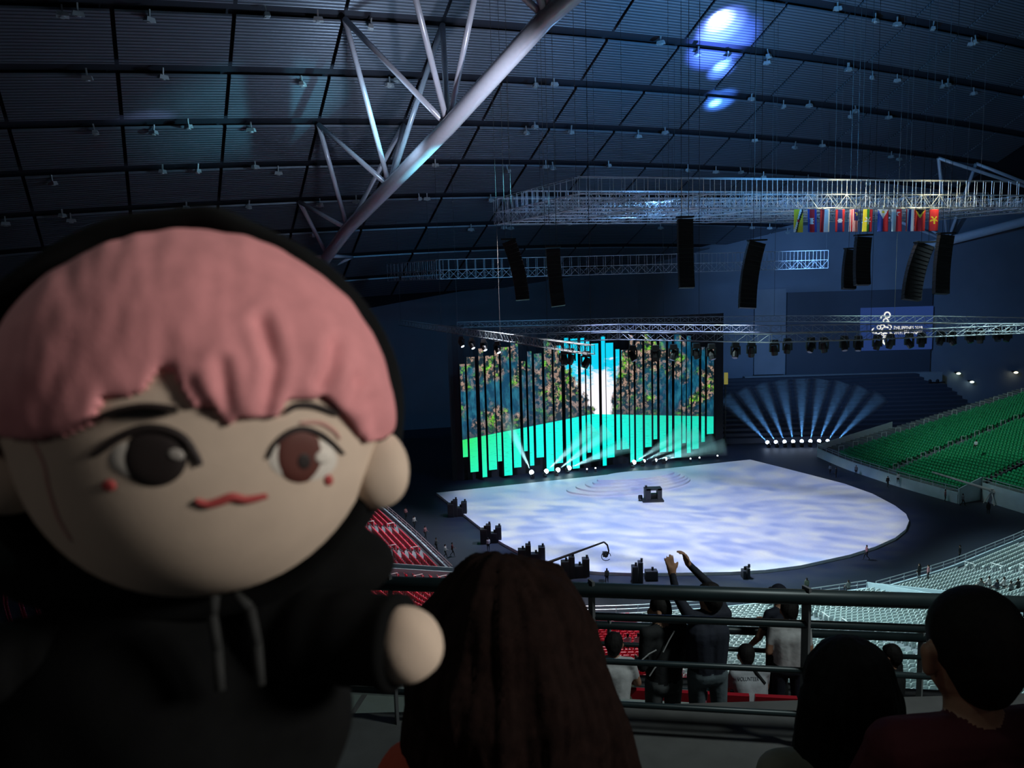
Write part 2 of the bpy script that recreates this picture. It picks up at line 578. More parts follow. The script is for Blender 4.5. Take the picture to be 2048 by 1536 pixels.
def video_nodes():
    nt = M_pic.node_tree
    N, L = nt.nodes, nt.links
    b = N['Principled BSDF']
    b.inputs['Base Color'].default_value = (0.01, 0.01, 0.01, 1)
    ge = N.new('ShaderNodeNewGeometry')

    def val(x):
        v = N.new('ShaderNodeValue'); v.outputs[0].default_value = x; return v.outputs[0]

    def math_(op, a, c=None):
        m = N.new('ShaderNodeMath'); m.operation = op
        for i, q in enumerate((a, c)):
            if q is None: continue
            if isinstance(q, (int, float)): m.inputs[i].default_value = q
            else: L.new(q, m.inputs[i])
        return m.outputs[0]

    def mr(x, a0, a1, b0, b1, smooth=False):
        m = N.new('ShaderNodeMapRange')
        if smooth: m.interpolation_type = 'SMOOTHSTEP'
        for i, q in enumerate((a0, a1, b0, b1)): m.inputs[i + 1].default_value = q
        L.new(x, m.inputs[0]); return m.outputs[0]

    def mix(fac, c0, c1):
        m = N.new('ShaderNodeMix'); m.data_type = 'RGBA'
        if isinstance(fac, (int, float)): m.inputs[0].default_value = fac
        else: L.new(fac, m.inputs[0])
        for i, q in ((6, c0), (7, c1)):
            if isinstance(q, tuple): m.inputs[i].default_value = (*q, 1)
            else: L.new(q, m.inputs[i])
        return m.outputs[2]
    sub = N.new('ShaderNodeVectorMath'); sub.operation = 'SUBTRACT'; sub.inputs[1].default_value = tuple(S0)
    L.new(ge.outputs['Position'], sub.inputs[0])
    dt = N.new('ShaderNodeVectorMath'); dt.operation = 'DOT_PRODUCT'; dt.inputs[1].default_value = tuple(E1)
    L.new(sub.outputs[0], dt.inputs[0])
    s = dt.outputs['Value']
    sx = N.new('ShaderNodeSeparateXYZ'); L.new(ge.outputs['Position'], sx.inputs[0])
    h = sx.outputs['Z']
    cb = N.new('ShaderNodeCombineXYZ'); L.new(s, cb.inputs[0]); L.new(h, cb.inputs[1])

    def noise(scale, det=4, sy=1.0, off=0.0):
        mp = N.new('ShaderNodeMapping'); mp.inputs['Scale'].default_value = (1, sy, 1); mp.inputs['Location'].default_value = (off, off, 0)
        L.new(cb.outputs[0], mp.inputs[0])
        n = N.new('ShaderNodeTexNoise'); n.inputs['Scale'].default_value = scale; n.inputs['Detail'].default_value = det
        n.inputs['Roughness'].default_value = 0.65
        L.new(mp.outputs[0], n.inputs['Vector']); return n.outputs[0]
    sl = lambda px, py: (on_screen(px, py) - S0).dot(E1)
    hl = lambda px, py: on_screen(px, py).z
    # water line height, falling towards the left
    wl = mr(s, sl(925, 880), sl(1185, 828), hl(925, 880), hl(1185, 828))
    wl = math_('ADD', wl, mr(s, sl(1185, 828), sl(1430, 833), 0, hl(1430, 833) - hl(1185, 828)))
    nz = noise(0.55, 5)
    jit = math_('MULTIPLY', math_('SUBTRACT', nz, 0.5), 5.5)
    lb = math_('ADD', mr(h, hl(1190, 830), hl(1105, 690), sl(1192, 830), sl(1112, 690)), jit)
    rb = math_('ADD', mr(h, hl(1222, 830), hl(1245, 690), sl(1222, 830), sl(1245, 690)), math_('MULTIPLY', jit, 0.6))
    cl = mr(math_('SUBTRACT', s, lb), -0.25, 0.25, 1, 0)
    cr = mr(math_('SUBTRACT', s, rb), -0.25, 0.25, 0, 1)
    cliff = math_('MAXIMUM', cl, cr)
    # sky
    cloud = mr(math_('ADD', noise(0.22, 4, 2.0), mr(h, hl(1200, 800), hl(1200, 700), 0.22, -0.16)), 0.45, 0.62, 0, 1, True)
    sky = mix(cloud, (0.0, 0.62, 0.86), (0.95, 0.93, 0.98))
    # cliffs
    rmp = N.new('ShaderNodeValToRGB')
    r = rmp.color_ramp
    r.elements[0].position = 0.42; r.elements[0].color = (0.002, 0.012, 0.02, 1)
    r.elements[1].position = 0.50; r.elements[1].color = (0.012, 0.03, 0.035, 1)
    for p, c in ((0.535, (0.20, 0.12, 0.07, 1)), (0.565, (0.60, 0.40, 0.32, 1)), (0.60, (0.06, 0.035, 0.03, 1)), (0.66, (0.75, 0.5, 0.38, 1))):
        e = r.elements.new(p); e.color = c
    L.new(noise(1.25, 8, 0.8), rmp.inputs[0])
    gm = mr(noise(0.42, 3, 1.0, 7.0), 0.52, 0.60, 0, 1)
    gr = mix(mr(noise(1.6, 5), .42, .6, 0, 1), (0.005, 0.07, 0.01), (0.28, 0.85, 0.03))
    rock = mix(math_('MULTIPLY', gm, mr(noise(1.2, 5, 1, 3.0), 0.42, 0.56, 0, 1)), rmp.outputs[0], gr)
    blue = mix(mr(noise(1.0, 4, 0.4, 11.0), 0.45, 0.7, 0, 1), (0.0, 0.045, 0.10), (0.02, 0.18, 0.26))
    bm = math_('MULTIPLY', mr(noise(0.16, 2, 1.0, 21.0), 0.45, 0.55, 0, 1), mr(math_('ABSOLUTE', math_('SUBTRACT', s, sl(1190, 800))), 6, 14, 0.25, 1))
    rock = mix(bm, rock, blue)
    foot = mr(math_('SUBTRACT', h, wl), 0.0, 2.4, 0.75, 0)
    rock = mix(foot, rock, (0.005, 0.03, 0.05))
    up = mix(cliff, sky, rock)
    # water
    wcol = mix(mr(s, sl(930, 900), sl(1080, 900), 0, 1), (0.03, 0.80, 0.14), (0.0, 0.95, 0.78))
    wcol = mix(mr(s, sl(1215, 900), sl(1300, 900), 0, 1), wcol, (0.01, 0.68, 0.45))
    wcol = mix(mr(math_('SUBTRACT', wl, h), 0, 9.0, 0.0, 0.6), wcol, (0.0, 1.0, 0.88))
    streak = mr(noise(0.9, 4, 6.0, 4.0), 0.56, 0.66, 0, 0.45)
    wcol = mix(streak, wcol, (0.02, 0.30, 0.20))
    wm = mr(math_('SUBTRACT', h, wl), -0.06, 0.06, 1, 0)
    out = mix(wm, up, wcol)
    L.new(out, b.inputs['Emission Color'])
    b.inputs['Emission Strength'].default_value = 1.05


video_nodes()
STRIPS = [(80, 115, 310, 970), (130, 188, 260, 1075), (215, 248, 200, 1112), (262, 320, 250, 1060), (325, 355, 190, 1000), (370, 428, 190, 1100), (440, 492, 150, 1043), (513, 540, 290, 928), (555, 585, 220, 1030), (602, 655, 235, 972), (672, 725, 130, 1070), (738, 790, 180, 1012), (815, 845, 125, 1055), (858, 908, 130, 1050), (928, 955, 125, 995), (965, 990, 150, 938), (1000, 1053, 165, 985), (1073, 1100, 115, 1030), (1105, 1157, 160, 972), (1173, 1200, 205, 918), (1213, 1262, 210, 913), (1270, 1298, 105, 1005), (1312, 1360, 150, 1000), (1375, 1422, 100, 898), (1435, 1462, 150, 843), (1480, 1525, 130, 933), (1542, 1567, 150, 930), (1585, 1632, 100, 972), (1640, 1665, 150, 870), (1673, 1700, 110, 940), (1710, 1757, 160, 912), (1775, 1800, 190, 862), (1815, 1862, 190, 805)]
ORD = ['first', 'second', 'third', 'fourth', 'fifth', 'sixth', 'seventh', 'eighth', 'ninth', 'tenth', 'eleventh', 'twelfth', 'thirteenth', 'fourteenth', 'fifteenth', 'sixteenth', 'seventeenth', 'eighteenth', 'nineteenth', 'twentieth']
ORD += ['twenty-' + w for w in ORD[:9]] + ['thirtieth'] + ['thirty-' + w for w in ORD[:9]] + ['fortieth']
LZ_ = CAMH - 6.4
M_house = mat('screen_housing', (0.008, 0.008, 0.01), 0.5)
Rs = Matrix((E1, E2, Vector((0, 0, 1)))).transposed()
for k, (x0, x1, y0, y1) in enumerate(STRIPS):
    f = lambda x, y: (900 + x / 3.531, 640 + y / 3.531)
    xm = (x0 + x1) / 2
    bot = on_screen(*f(xm, y1)).z
    top = on_screen(*f(xm, y0)).z
    ym = (y0 + y1) / 2
    pa, pb = on_screen(*f(x0, ym)), on_screen(*f(x1, ym))
    c = (pa + pb) / 2
    w = (pb - pa).length
    c.z = (bot + top) / 2
    kind = 'wide' if x1 - x0 > 40 else 'narrow'
    what = 'green water and cliff foliage' if k < 9 else ('cyan sky and water' if 11 <= k <= 18 else 'teal water and leafy cliff')
    t = empty('screen_strip', c, '%s hanging screen strip of %s, %s from left' % (kind, what, ORD[k]), 'screen', 'hanging screen strips of the backdrop')
    MB().box(c + E2 * 0.16, (w, 0.26, top - bot), Rs).build('housing', M_house, t)
    MB().cyl((c.x, c.y + .2, top), (c.x, c.y + .2, max(top + .2, LZ_)), 0.03, n=4).build('hanging_rod', M_house, t)
    MB().box(c, (w * 0.985, 0.04, top - bot - 0.05), Rs).build('display', M_pic, t)

# ------------------------------------------------------------------ trusses
def lattice(mb, pts, w, h, bay, r, up=Vector((0, 0, 1)), cage=0.0):
    """box lattice along pts; returns chord polylines"""
    ch = [[], [], [], []]
    cg = [[], []]
    for i, (a, b) in enumerate(zip(pts[:-1], pts[1:])):
        d = (b - a); Ln = d.length; d.normalize()
        s = d.cross(up).normalized() * (w / 2)
        n = max(1, int(Ln / bay))
        prev = None
        for k in range(n + 1):
            p = a + d * (Ln * k / n)
            q = [p - s, p + s, p + s + up * h, p - s + up * h]
            for c_, qq in zip(ch, q): c_.append(qq)
            for m in range(4):
                mb.cyl(q[m], q[(m + 1) % 4], r * .6, n=4, cap=False)
            if cage:
                g = [q[3] + up * cage, q[2] + up * cage]
                for z_ in (0, 1):
                    mb.cyl(q[3 - z_], g[z_], r * .7, n=4, cap=False)
                    cg[z_].append(g[z_])
            if prev:
                for m in range(4):
                    u_, v_ = (m, (m + 1) % 4) if k % 2 else ((m + 1) % 4, m)
                    mb.cyl(prev[u_], q[v_], r * .6, n=4, cap=False)
            prev = q
    return ch, cg


def truss(name, label, pts, w, h, bay, r, cage=0.0, hang=14.0, m=None, parent=None):
    m = m or M_truss
    if parent is None:
        root = empty(name, pts[0], label, 'truss')
    else:
        root = empty(name, pts[0] - parent_loc(parent), None, None)
        root.parent = parent
    mb = MB()
    ch, cg = lattice(mb, pts, w, h, bay, r, cage=cage)
    o = mb.build('lacing', m, root); o['kind'] = 'stuff'
    for c_ in ch + (cg if cage else []):
        q = [c_[0], *[c_[i] for i in range(1, len(c_) - 1) if (c_[i] - c_[i - 1]).normalized().dot((c_[i + 1] - c_[i]).normalized()) < 0.9999], c_[-1]]
        MB().tube(q, r, n=6).build('chord', m, root)
    if hang:
        tot = sum((b - a).length for a, b in zip(pts[:-1], pts[1:]))
        nn = max(2, int(tot / hang))
        for k in range(nn + 1):
            t = tot * k / nn
            for a, b in zip(pts[:-1], pts[1:]):
                Ln = (b - a).length
                if t <= Ln + 1e-6: break
                t -= Ln
            p = a.lerp(b, min(1, t / Ln)) + Vector((0, 0, h + cage))
            zr = roof_z(p.x, p.y) + 0.3
            if zr > p.z:
                MB().cyl(p, (p.x, p.y, zr), 0.022, n=4).build('hanging_cable', M_cable, root)
    return root


GZ = CAMH + 8.4
Q0 = Vector((8.2, 93, GZ))
rig = empty('overhead_rig', Q0, 'large pale lattice rig of crossing trusses hanging above the flags', 'lighting rig')
for k in range(6):
    off = 4.6 * k
    a = Q0 + Vector((-0.42, 0.905, 0)) * off
    a = a - E1 * 0.0
    L_ = 84 - 2 * k
    truss('grid_truss', None, [a, a + E1 * L_], 1.0, 1.7, 1.5, 0.045, cage=1.9 if k in (0, 3, 5) else 0.0, hang=11 if k % 2 == 0 else 0, parent=rig)
for k in range(10):
    a = Q0 + E1 * (k * 8.4)
    b = a + Vector((-0.42, 0.905, 0)) * 23.0
    truss('grid_cross_truss', None, [a - Vector((0, 0, 0.1)), b - Vector((0, 0, 0.1))], 0.9, 1.7, 1.5, 0.045, cage=1.9 if k == 0 else 0.0, hang=0, parent=rig)
mz = CAMH + 0.9
mid = [Vector((-22, 146, mz)), Vector((-11.5, 131, mz)), Vector((24, 137, mz)), Vector((58, 143, mz))]
truss('rear_truss', 'long pale cage truss behind the hanging speaker columns', mid, 1.3, 1.5, 1.5, 0.05, cage=1.7, hang=13)
LZ = CAMH - 6.9
T1 = [atz(x, y, LZ) for x, y in ((915, 655), (1237, 647), (1541, 643), (1870, 645), (2060, 650))]
T2 = [atz(x, y, LZ) for x, y in ((1000, 669), (1237, 661), (1541, 665), (1870, 662), (2060, 663))]
T3 = [atz(x, y, LZ) for x, y in ((1095, 684), (1237, 679), (1541, 685), (1717, 680), (1904, 672), (2060, 666))]
TL = [atz(x, y, LZ) for x, y in ((802, 650), (1000, 680), (1182, 709))]
truss('lighting_truss', 'farthest lighting truss above the screen backdrop', T1, 0.8, 0.85, 1.15, 0.035, hang=16, m=M_trussdark)
truss('lighting_truss', 'middle lighting truss above the screen backdrop', T2, 0.8, 0.85, 1.15, 0.035, hang=0, m=M_trussdark)
truss('lighting_truss', 'front lighting truss carrying black moving lights', T3, 0.8, 0.85, 1.15, 0.035, hang=15, m=M_trussdark)
truss('lighting_truss', 'lighting truss slanting in from the left over the stage edge', TL, 0.8, 0.85, 1.0, 0.04, hang=18, m=M_trussdark)

# ------------------------------------------------------------------ moving lights hung under the trusses
def moving_light(p, aim, label, group, lens=None, s=1.0):
    t = empty('moving_light', p, label, 'stage light', group)
    MB().box(p - Vector((0, 0, 0.18 * s)), (0.5 * s, 0.4 * s, 0.32 * s), taper=0.85).build('base', M_black, t)
    y = MB()
    for sx in (-1, 1):
        y.box(p + Vector((sx * 0.3 * s, 0, -0.6 * s)), (0.09 * s, 0.2 * s, 0.6 * s))
    y.box(p + Vector((0, 0, -0.36 * s)), (0.68 * s, 0.22 * s, 0.08 * s))
    y.build('yoke', M_black, t)
    c = p - Vector((0, 0, 0.78 * s))
    d = Vector(aim).normalized()
    hd = MB().cyl(c - d * 0.34 * s, c + d * 0.1 * s, 0.19 * s, 0.25 * s, n=10).cyl(c + d * 0.1 * s, c + d * 0.36 * s, 0.25 * s, 0.22 * s, n=10)
    ho = hd.build('head', M_black, t)
    MB().cyl(c + d * 0.36 * s, c + d * 0.38 * s, 0.18 * s, n=10).build('lens', lens or mat('dark_lens', (0.02, 0.03, 0.05), 0.1), ho)
    return t


MLX = [(1128, 709), (1141, 708), (1172, 714), (1265, 704), (1311, 704), (1347, 702), (1393, 700), (1423, 701), (1471, 698), (1503, 696), (1549, 693), (1575, 690), (1622, 688), (1648, 688), (1689, 685), (1717, 685), (1755, 683), (1781, 681), (1819, 680), (1844, 678), (1882, 675), (1904, 675), (1940, 671), (1961, 671), (1996, 668), (2016, 668)]
random.seed(9)
for k, (x, y) in enumerate(MLX):
    p = atz(x, y - 14, LZ - 0.05)
    if k < 3:
        p = atz(x, y - 12, LZ - 0.05)
    moving_light(p, (random.uniform(-.5, .5), random.uniform(-.6, .2), -1), '%s black moving light from the left under the front truss' % ORD[k].capitalize(), 'moving lights under the front truss', s=1.5)
M_lensglow = emitter('pale_lens_glow', (0.7, 0.85, 1.0), 6)
for k, (x, y) in enumerate([(922, 681), (943, 684), (967, 687), (994, 691)]):
    p = atz(x, y - 9, LZ - 0.05)
    moving_light(p, (0.5, -0.5, -1), '%s small pale lit lamp from the left under the slanting truss' % ORD[k], 'lit lamps under the slanting truss', lens=M_lensglow, s=1.3)

# ------------------------------------------------------------------ hanging speaker columns
def line_array(px0, py0, px1, py1, Y, bend, label, wide=1.6, n=14):
    a, b = at(px0, py0, Y), at(px1, py1, Y)
    t = empty('speaker_column', a, label, 'speaker column')
    pts = []
    for i in range(n + 1):
        s = i / n
        p = a.lerp(b, s) + Vector((bend * (s * s - s), -0.8 * s * s, 0))
        pts.append(p)
    for i in range(n):
        p, q = pts[i], pts[i + 1]
        d = (q - p).normalized()
        side = Vector((1, 0, 0)) - d * d.x
        side.normalize()
        R = Matrix((side, d.cross(side) * -1, -d)).transposed()
        if R.determinant() < 0: R = Matrix((side, d.cross(side), -d)).transposed()
        c = MB().box((p + q) / 2, (wide, 0.75, (q - p).length * 0.93), R).build('cabinet', M_blackbox, t)
        MB().box((p + q) / 2 + Vector((0, -0.4, 0)), (wide * 0.9, 0.05, (q - p).length * 0.7), R).build('grille', M_grille, c)
    fr = MB().box(a + Vector((0, 0, 0.2)), (wide * 1.1, 1.0, 0.16)).build('flying_frame', M_black, t)
    for sx in (-0.4, 0.4):
        zr = roof_z(a.x + sx, a.y) + 0.3
        MB().cyl(a + Vector((sx, 0, 0.2)), (a.x + sx, a.y, zr), 0.025, n=4).build('hanging_cable', M_cable, t)
    return t


line_array(1017, 482, 1045, 600, 92, -1.2, 'black curved speaker column hanging leftmost of all')
line_array(1106, 497, 1116, 612, 92, 0.3, 'black speaker column second from left, above the screens')
line_array(1370, 438, 1370, 576, 84, 0.0, 'tall straight black speaker column in the middle of the rig', wide=1.6, n=16)
line_array(1514, 484, 1490, 616, 86, 0.8, 'black speaker column leaning left beside the grey wall edge', wide=1.8)
line_array(1727, 474, 1718, 570, 86, 0.2, 'black speaker column below the middle flags')
line_array(1704, 500, 1692, 578, 98, 0.2, 'shorter black speaker column tucked behind the one below the flags')
line_array(1850, 488, 1815, 600, 86, 0.8, 'black speaker column curving left under the last flags', wide=1.9)
line_array(1892, 470, 1874, 588, 88, 0.2, 'rightmost black speaker column beside the pale tube truss')

# ------------------------------------------------------------------ flags
FC = {k: cloth('flag_' + k, c, 0.05) for k, c in dict(yellow=(0.75, 0.58, 0.03), red=(0.55, 0.02, 0.03), white=(0.72, 0.74, 0.74), black=(0.01, 0.01, 0.01), blue=(0.03, 0.06, 0.32), green=(0.05, 0.35, 0.05), navy=(0.02, 0.03, 0.16)).items()}
FK = list(FC)


def star(u, v, cu, cv, r, n=5, asp=2.2):
    x, y = (u - cu), (v - cv) * asp
    a = math.atan2(x, y); d = math.hypot(x, y)
    return d < r * (0.55 + 0.45 * math.cos(n * a))


def disc(u, v, cu, cv, r, asp=2.2): return math.hypot(u - cu, (v - cv) * asp) < r


FLAGS = [
    (1588, 1606, 'yellow flag with black and white diagonal bands', lambda u, v: 'red' if disc(u, v, .5, .5, .16) else ('black' if .0 < u - (.9 - .75 * v) < .2 else ('white' if -.22 < u - (.9 - .75 * v) <= 0 else 'yellow'))),
    (1615, 1633, 'flag with blue edges, red centre and white temple emblem', lambda u, v: 'blue' if u < .22 or u > .78 else ('white' if (abs(v - .52) < .14 and abs(u - .48) < .26 - .5 * abs(((v * 9) % 1) - .5) * .5) else 'red')),
    (1640, 1659, 'flag of one red and one white upright half', lambda u, v: 'red' if u < .5 else 'white'),
    (1671, 1690, 'flag with red sides, navy middle and white disc', lambda u, v: 'white' if disc(u, v, .5, .5, .2) else ('navy' if .27 < u < .73 else 'red')),
    (1699, 1717, 'flag of thin red and white stripes with navy corner', lambda u, v: ('yellow' if disc(u, v, .72, .22, .18) and not disc(u, v, .66, .24, .15) else 'navy') if (u > .48 and v < .5) else ('red' if int(u * 12) % 2 else 'white')),
    (1727, 1746, 'yellow, green and red flag with a white star', lambda u, v: 'white' if star(u, v, .5, .5, .4) else ('yellow' if u < .36 else ('green' if u < .66 else 'red'))),
    (1756, 1777, 'blue and red flag with white triangle at the top', lambda u, v: ('yellow' if disc(u, v, .5, .13, .13) else 'white') if abs(u - .5) < .5 - 1.1 * v else ('blue' if u < .5 else 'red')),
    (1783, 1803, 'white and red flag with crescent in the red half', lambda u, v: 'white' if u < .5 or (disc(u, v, .74, .2, .2) and not disc(u, v, .82, .22, .16)) else 'red'),
    (1812, 1829, 'flag of upright red, white and navy stripes', lambda u, v: 'red' if u < .12 or u > .9 else ('navy' if .34 < u < .66 else 'white')),
    (1830, 1851, 'red flag with black and yellow chevron at the top', lambda u, v: 'black' if abs(u - .5) < .5 - 2.0 * v else ('yellow' if abs(u - .5) < .5 - 1.25 * v else 'red')),
    (1859, 1878, 'red flag with one yellow star, last in the row', lambda u, v: 'yellow' if star(u, v, .5, .48, .42) else 'red'),
]
for k, (x0, x1, lab, fn) in enumerate(FLAGS):
    pxm = (x0 + x1) / 2
    # distance: the near truss of the rig, a little in front of it
    d = ray(pxm, 418)
    nrm = E2
    Y = ((Q0 - E2 * 0.9) - CAM).dot(nrm) / d.dot(nrm)
    a, b = at(x0, 418.5, Y), at(x1, 418.5, Y)
    hgt = 2.9
    mb = MB()
    nu_, nv_ = 14, 34
    for j in range(nv_ + 1):
        for i in range(nu_ + 1):
            u, v = i / nu_, j / nv_
            p = a.lerp(b, u) + Vector((0, 0, -hgt * v)) + E2 * (-0.10 * math.sin(u * 7 + k) * (0.3 + v)) + E1 * (0.06 * v * math.sin(k * 2.1))
            mb.v.append(tuple(p))
    for j in range(nv_):
        for i in range(nu_):
            q = j * (nu_ + 1) + i
            mb.f.append((q, q + 1, q + nu_ + 2, q + nu_ + 1))
            mb.m.append(FK.index(fn((i + .5) / nu_, (j + .5) / nv_)))
    root = empty('flag', a, lab, 'flag', 'flags hanging under the rig')
    o = mb.build('flag_cloth', [FC[c] for c in FK], root, smooth=True)
    so = o.modifiers.new('thickness', 'SOLIDIFY'); so.thickness = 0.02
    MB().cyl(a + Vector((0, 0, 0.02)), b + Vector((0, 0, 0.02)), 0.035, n=6).build('flag_bar', M_steel, root)
    MB().cyl(a.lerp(b, .5), a.lerp(b, .5) + Vector((0, 0, 0.5)), 0.02, n=4).cyl(a.lerp(b, .5) + Vector((0, 0, 0.45)), a.lerp(b, .5) + Vector((0, 0, 0.45)) + E2 * 0.6, 0.02, n=4).build('hanger', M_steel, root)

# ------------------------------------------------------------------ far wall: dark recess, lit screen with emblem, ledge, dark far stand
def wall_at(px, py, off=0.0):
    """on the far wall"""
    a, b = Vector((30, 182, 0)), Vector((140, 177.6, 0))
    n = (b - a).normalized().cross(Vector((0, 0, 1)))
    if n.y > 0: n = -n
    d = ray(px, py)
    t = (a + n * off - CAM).dot(n) / d.dot(n)
    return CAM + d * t


def wall_panel(name, x0, y0, x1, y1, off, thick, m, label, cat, kind=None, parent=None):
    p = [wall_at(x0, y0, off), wall_at(x1, y0, off), wall_at(x1, y1, off), wall_at(x0, y1, off)]
    zt = (p[0].z + p[1].z) / 2; zb = (p[2].z + p[3].z) / 2
    a = Vector((p[0].x, p[0].y, 0)); b = Vector((p[1].x, p[1].y, 0))
    n = Vector((0, 1, 0)) * thick
    mb = MB().add([a + Vector((0, 0, zb)), b + Vector((0, 0, zb)), b + n + Vector((0, 0, zb)), a + n + Vector((0, 0, zb)), a + Vector((0, 0, zt)), b + Vector((0, 0, zt)), b + n + Vector((0, 0, zt)), a + n + Vector((0, 0, zt))],
                  [(0, 3, 2, 1), (4, 5, 6, 7), (0, 1, 5, 4), (1, 2, 6, 5), (2, 3, 7, 6), (3, 0, 4, 7)])
    o = mb.build(name, m, parent)
    if not parent: set_props(o, label, cat, kind=kind)
    return o


wall_panel('dark_display', 1575, 581, 1866, 747, 0.7, 0.5, M_walldark, 'large unlit dark display board on the far wall', 'display')
wall_panel('wall_ledge', 1490, 749, 1885, 768, 2.6, 1.8, mat('ledge_paint', (0.24, 0.26, 0.28), 0.8, noise=.06, nscale=.3), None, None, 'structure')
wall_panel('wall_pier', 1510, 578, 1572, 749, 0.8, 0.7, mat('pier_paint', (0.20, 0.22, 0.26), 0.8, noise=.06, nscale=.3), None, None, 'structure')
M_scr = emitter('indigo_screen', (0.014, 0.034, 0.135), 1.0)
M_logo = emitter('white_screen_print', (0.9, 0.9, 0.85), 1.0)
scr = empty('logo_screen', wall_at(1794, 700, 0.9), 'indigo lit screen with white ring emblem and lettering', 'screen')
wall_panel('screen_panel', 1722, 614, 1867, 700, 0.9, 0.3, M_scr, None, None, parent=scr)


def ringarc(cx, cy, r, t, a0, a1, name='emblem_ring', n=28):
    mb = MB()
    vs = []
    for i in range(n + 1):
        a = math.radians(a0 + (a1 - a0) * i / n)
        for rr in (r - t / 2, r + t / 2):
            for off in (0.95, 1.05):
                vs.append(wall_at(cx + rr * math.cos(a), cy - rr * math.sin(a), off))
    fs = []
    for i in range(n):
        q = i * 4
        fs += [(q + 1, q + 3, q + 7, q + 5), (q, q + 4, q + 6, q + 2), (q, q + 1, q + 5, q + 4), (q + 2, q + 6, q + 7, q + 3)]
    mb.add(vs, fs)
    return mb.build(name, M_logo, scr)


# emblem read from the photo: ring on top, looped shapes, big middle ring, hook below (crop px -> full px: 1700+x/11.38, 600+y/11.38)
cf = lambda x, y: (1700 + x / 11.38, 600 + y / 11.38)
for (cx, cy, r, t, a0, a1) in ((850, 340, 62, 34, 0, 360), (820, 720, 105, 38, 55, 400), (850, 920, 100, 42, 60, 290), (800, 850, 95, 36, 60, 150), (815, 480, 55, 30, -40, 200), (860, 530, 45, 26, 20, 160), (660, 620, 40, 26, 0, 360), (560, 700, 55, 28, 100, 300), (640, 720, 50, 24, 180, 350), (745, 400, 40, 26, 60, 220), (740, 610, 50, 28, 0, 180), (890, 620, 50, 26, -20, 120), (925, 790, 40, 24, -120, 60)):
    x, y = cf(cx, cy)
    ringarc(x, y, r / 11.38, t / 11.38, a0, a1)


def wall_text(body, px0, px1, pyc, hpx, name):
    cu = bpy.data.curves.new(name, 'FONT')
    cu.body = body
    cu.size = 1.0
    cu.extrude = 0.01
    cu.offset = 0.012
    o = bpy.data.objects.new('tmp', cu)
    COL.objects.link(o)
    dg = bpy.context.evaluated_depsgraph_get(); dg.update()
    me = bpy.data.meshes.new_from_object(o.evaluated_get(dg))
    bpy.data.objects.remove(o)
    xs = [v.co.x for v in me.vertices]; ys = [v.co.y for v in me.vertices]
    x0, x1, y0, y1 = min(xs), max(xs), min(ys), max(ys)
    mb = MB()
    vs = []
    for v in me.vertices:
        px = px0 + (px1 - px0) * (v.co.x - x0) / (x1 - x0)
        py = pyc + hpx / 2 - hpx * (v.co.y - y0) / (y1 - y0)
        vs.append(wall_at(px, py, 1.0 + v.co.z))
    mb.add(vs, [tuple(p.vertices) for p in me.polygons])
    mb.build(name, M_logo, scr)


wall_text('PHILIPPINES 2019', cf(1000, 0)[0], cf(1650, 0)[0], cf(0, 632)[1], 7.0, 'lettering')
wall_text('30TH SEA GAMES', cf(1000, 0)[0], cf(1650, 0)[0], cf(0, 735)[1], 7.5, 'lettering')

# dark stand rising to the far wall
fs_root = empty('far_stand', (60, 160, 0), 'dark empty far stand rising behind the blue beams', 'grandstand')
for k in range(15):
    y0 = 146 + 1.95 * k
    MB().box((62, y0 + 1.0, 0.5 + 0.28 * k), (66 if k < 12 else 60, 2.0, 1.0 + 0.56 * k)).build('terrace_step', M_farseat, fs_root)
heads = MB()
random.seed(2)
sil = empty('ledge_railing', wall_at(1690, 772, 4.0), 'dark railing with knobs along the far ledge', 'railing')
for k in range(26):
    x = 1500 + k * 15
    p = wall_at(x, 770 - 0.02 * (x - 1500), 4.2)
    b = MB().cyl(p - Vector((0, 0, 1.3)), p + Vector((0, 0, 0.1)), 0.12, n=6).ell(p, 0.42, 0.3, 0.5, nu=8, nv=6)
    b.build('baluster', M_black, sil)
a, b = wall_at(1490, 773, 4.2), wall_at(1890, 764, 4.2)
MB().cyl(a, b, 0.12, n=6).build('handrail', M_black, sil)
# small lamps and exit sign
for k, (x, y, c, s, lab) in enumerate([(1917, 747, (0.8, 1.0, 0.7), 9, 'small greenish lamp above the green seats'), (2032, 745, (1.0, 0.9, 0.55), 9, 'small yellow lamp at the right edge above green seats'), (1944, 764, (0.8, 1.0, 0.9), 7, 'tiny white lamp low on the far wall')]):
    p = wall_at(x, y, 1.2)
    t = empty('wall_lamp', p, lab, 'lamp')
    MB().box(p + Vector((0, 0.5, 0.2)), (0.9, 1.0, 0.3)).build('bracket', M_black, t)
    MB().ell(p, 0.45, 0.35, 0.22, nu=10, nv=6).build('lamp_glass', emitter('lamp_glow_%d' % k, c, s), t)
p = on_screen(1452, 757, 6.0)
t = empty('exit_sign', p, 'small yellow-green lit sign right of the screen backdrop', 'sign')
MB().box(p, (0.7, 0.15, 2.2)).build('sign_face', emitter('sign_glow', (0.55, 0.5, 0.10), 0.35), t)
MB().box((p.x, p.y + 0.3, (p.z + 1) / 2), (0.25, 0.25, p.z + 1)).build('sign_post', M_black, t)

# ------------------------------------------------------------------ seating bowl
def resample(pts, step):
    pts = np.array(pts, float)
    d = np.r_[0, np.cumsum(np.linalg.norm(np.diff(pts, axis=0), axis=1))]
    n = max(2, int(d[-1] / step) + 1)
    t = np.linspace(0, d[-1], n)
    return np.c_[np.interp(t, d, pts[:, 0]), np.interp(t, d, pts[:, 1])]


def smooth_line(pts, it=12):
    p = resample(pts, 1.0)
    for _ in range(it):
        p[1:-1] = (p[:-2] + p[1:-1] * 2 + p[2:]) / 4
    return p


ROWD, RISE, Z0 = 0.86, 0.215, 1.2


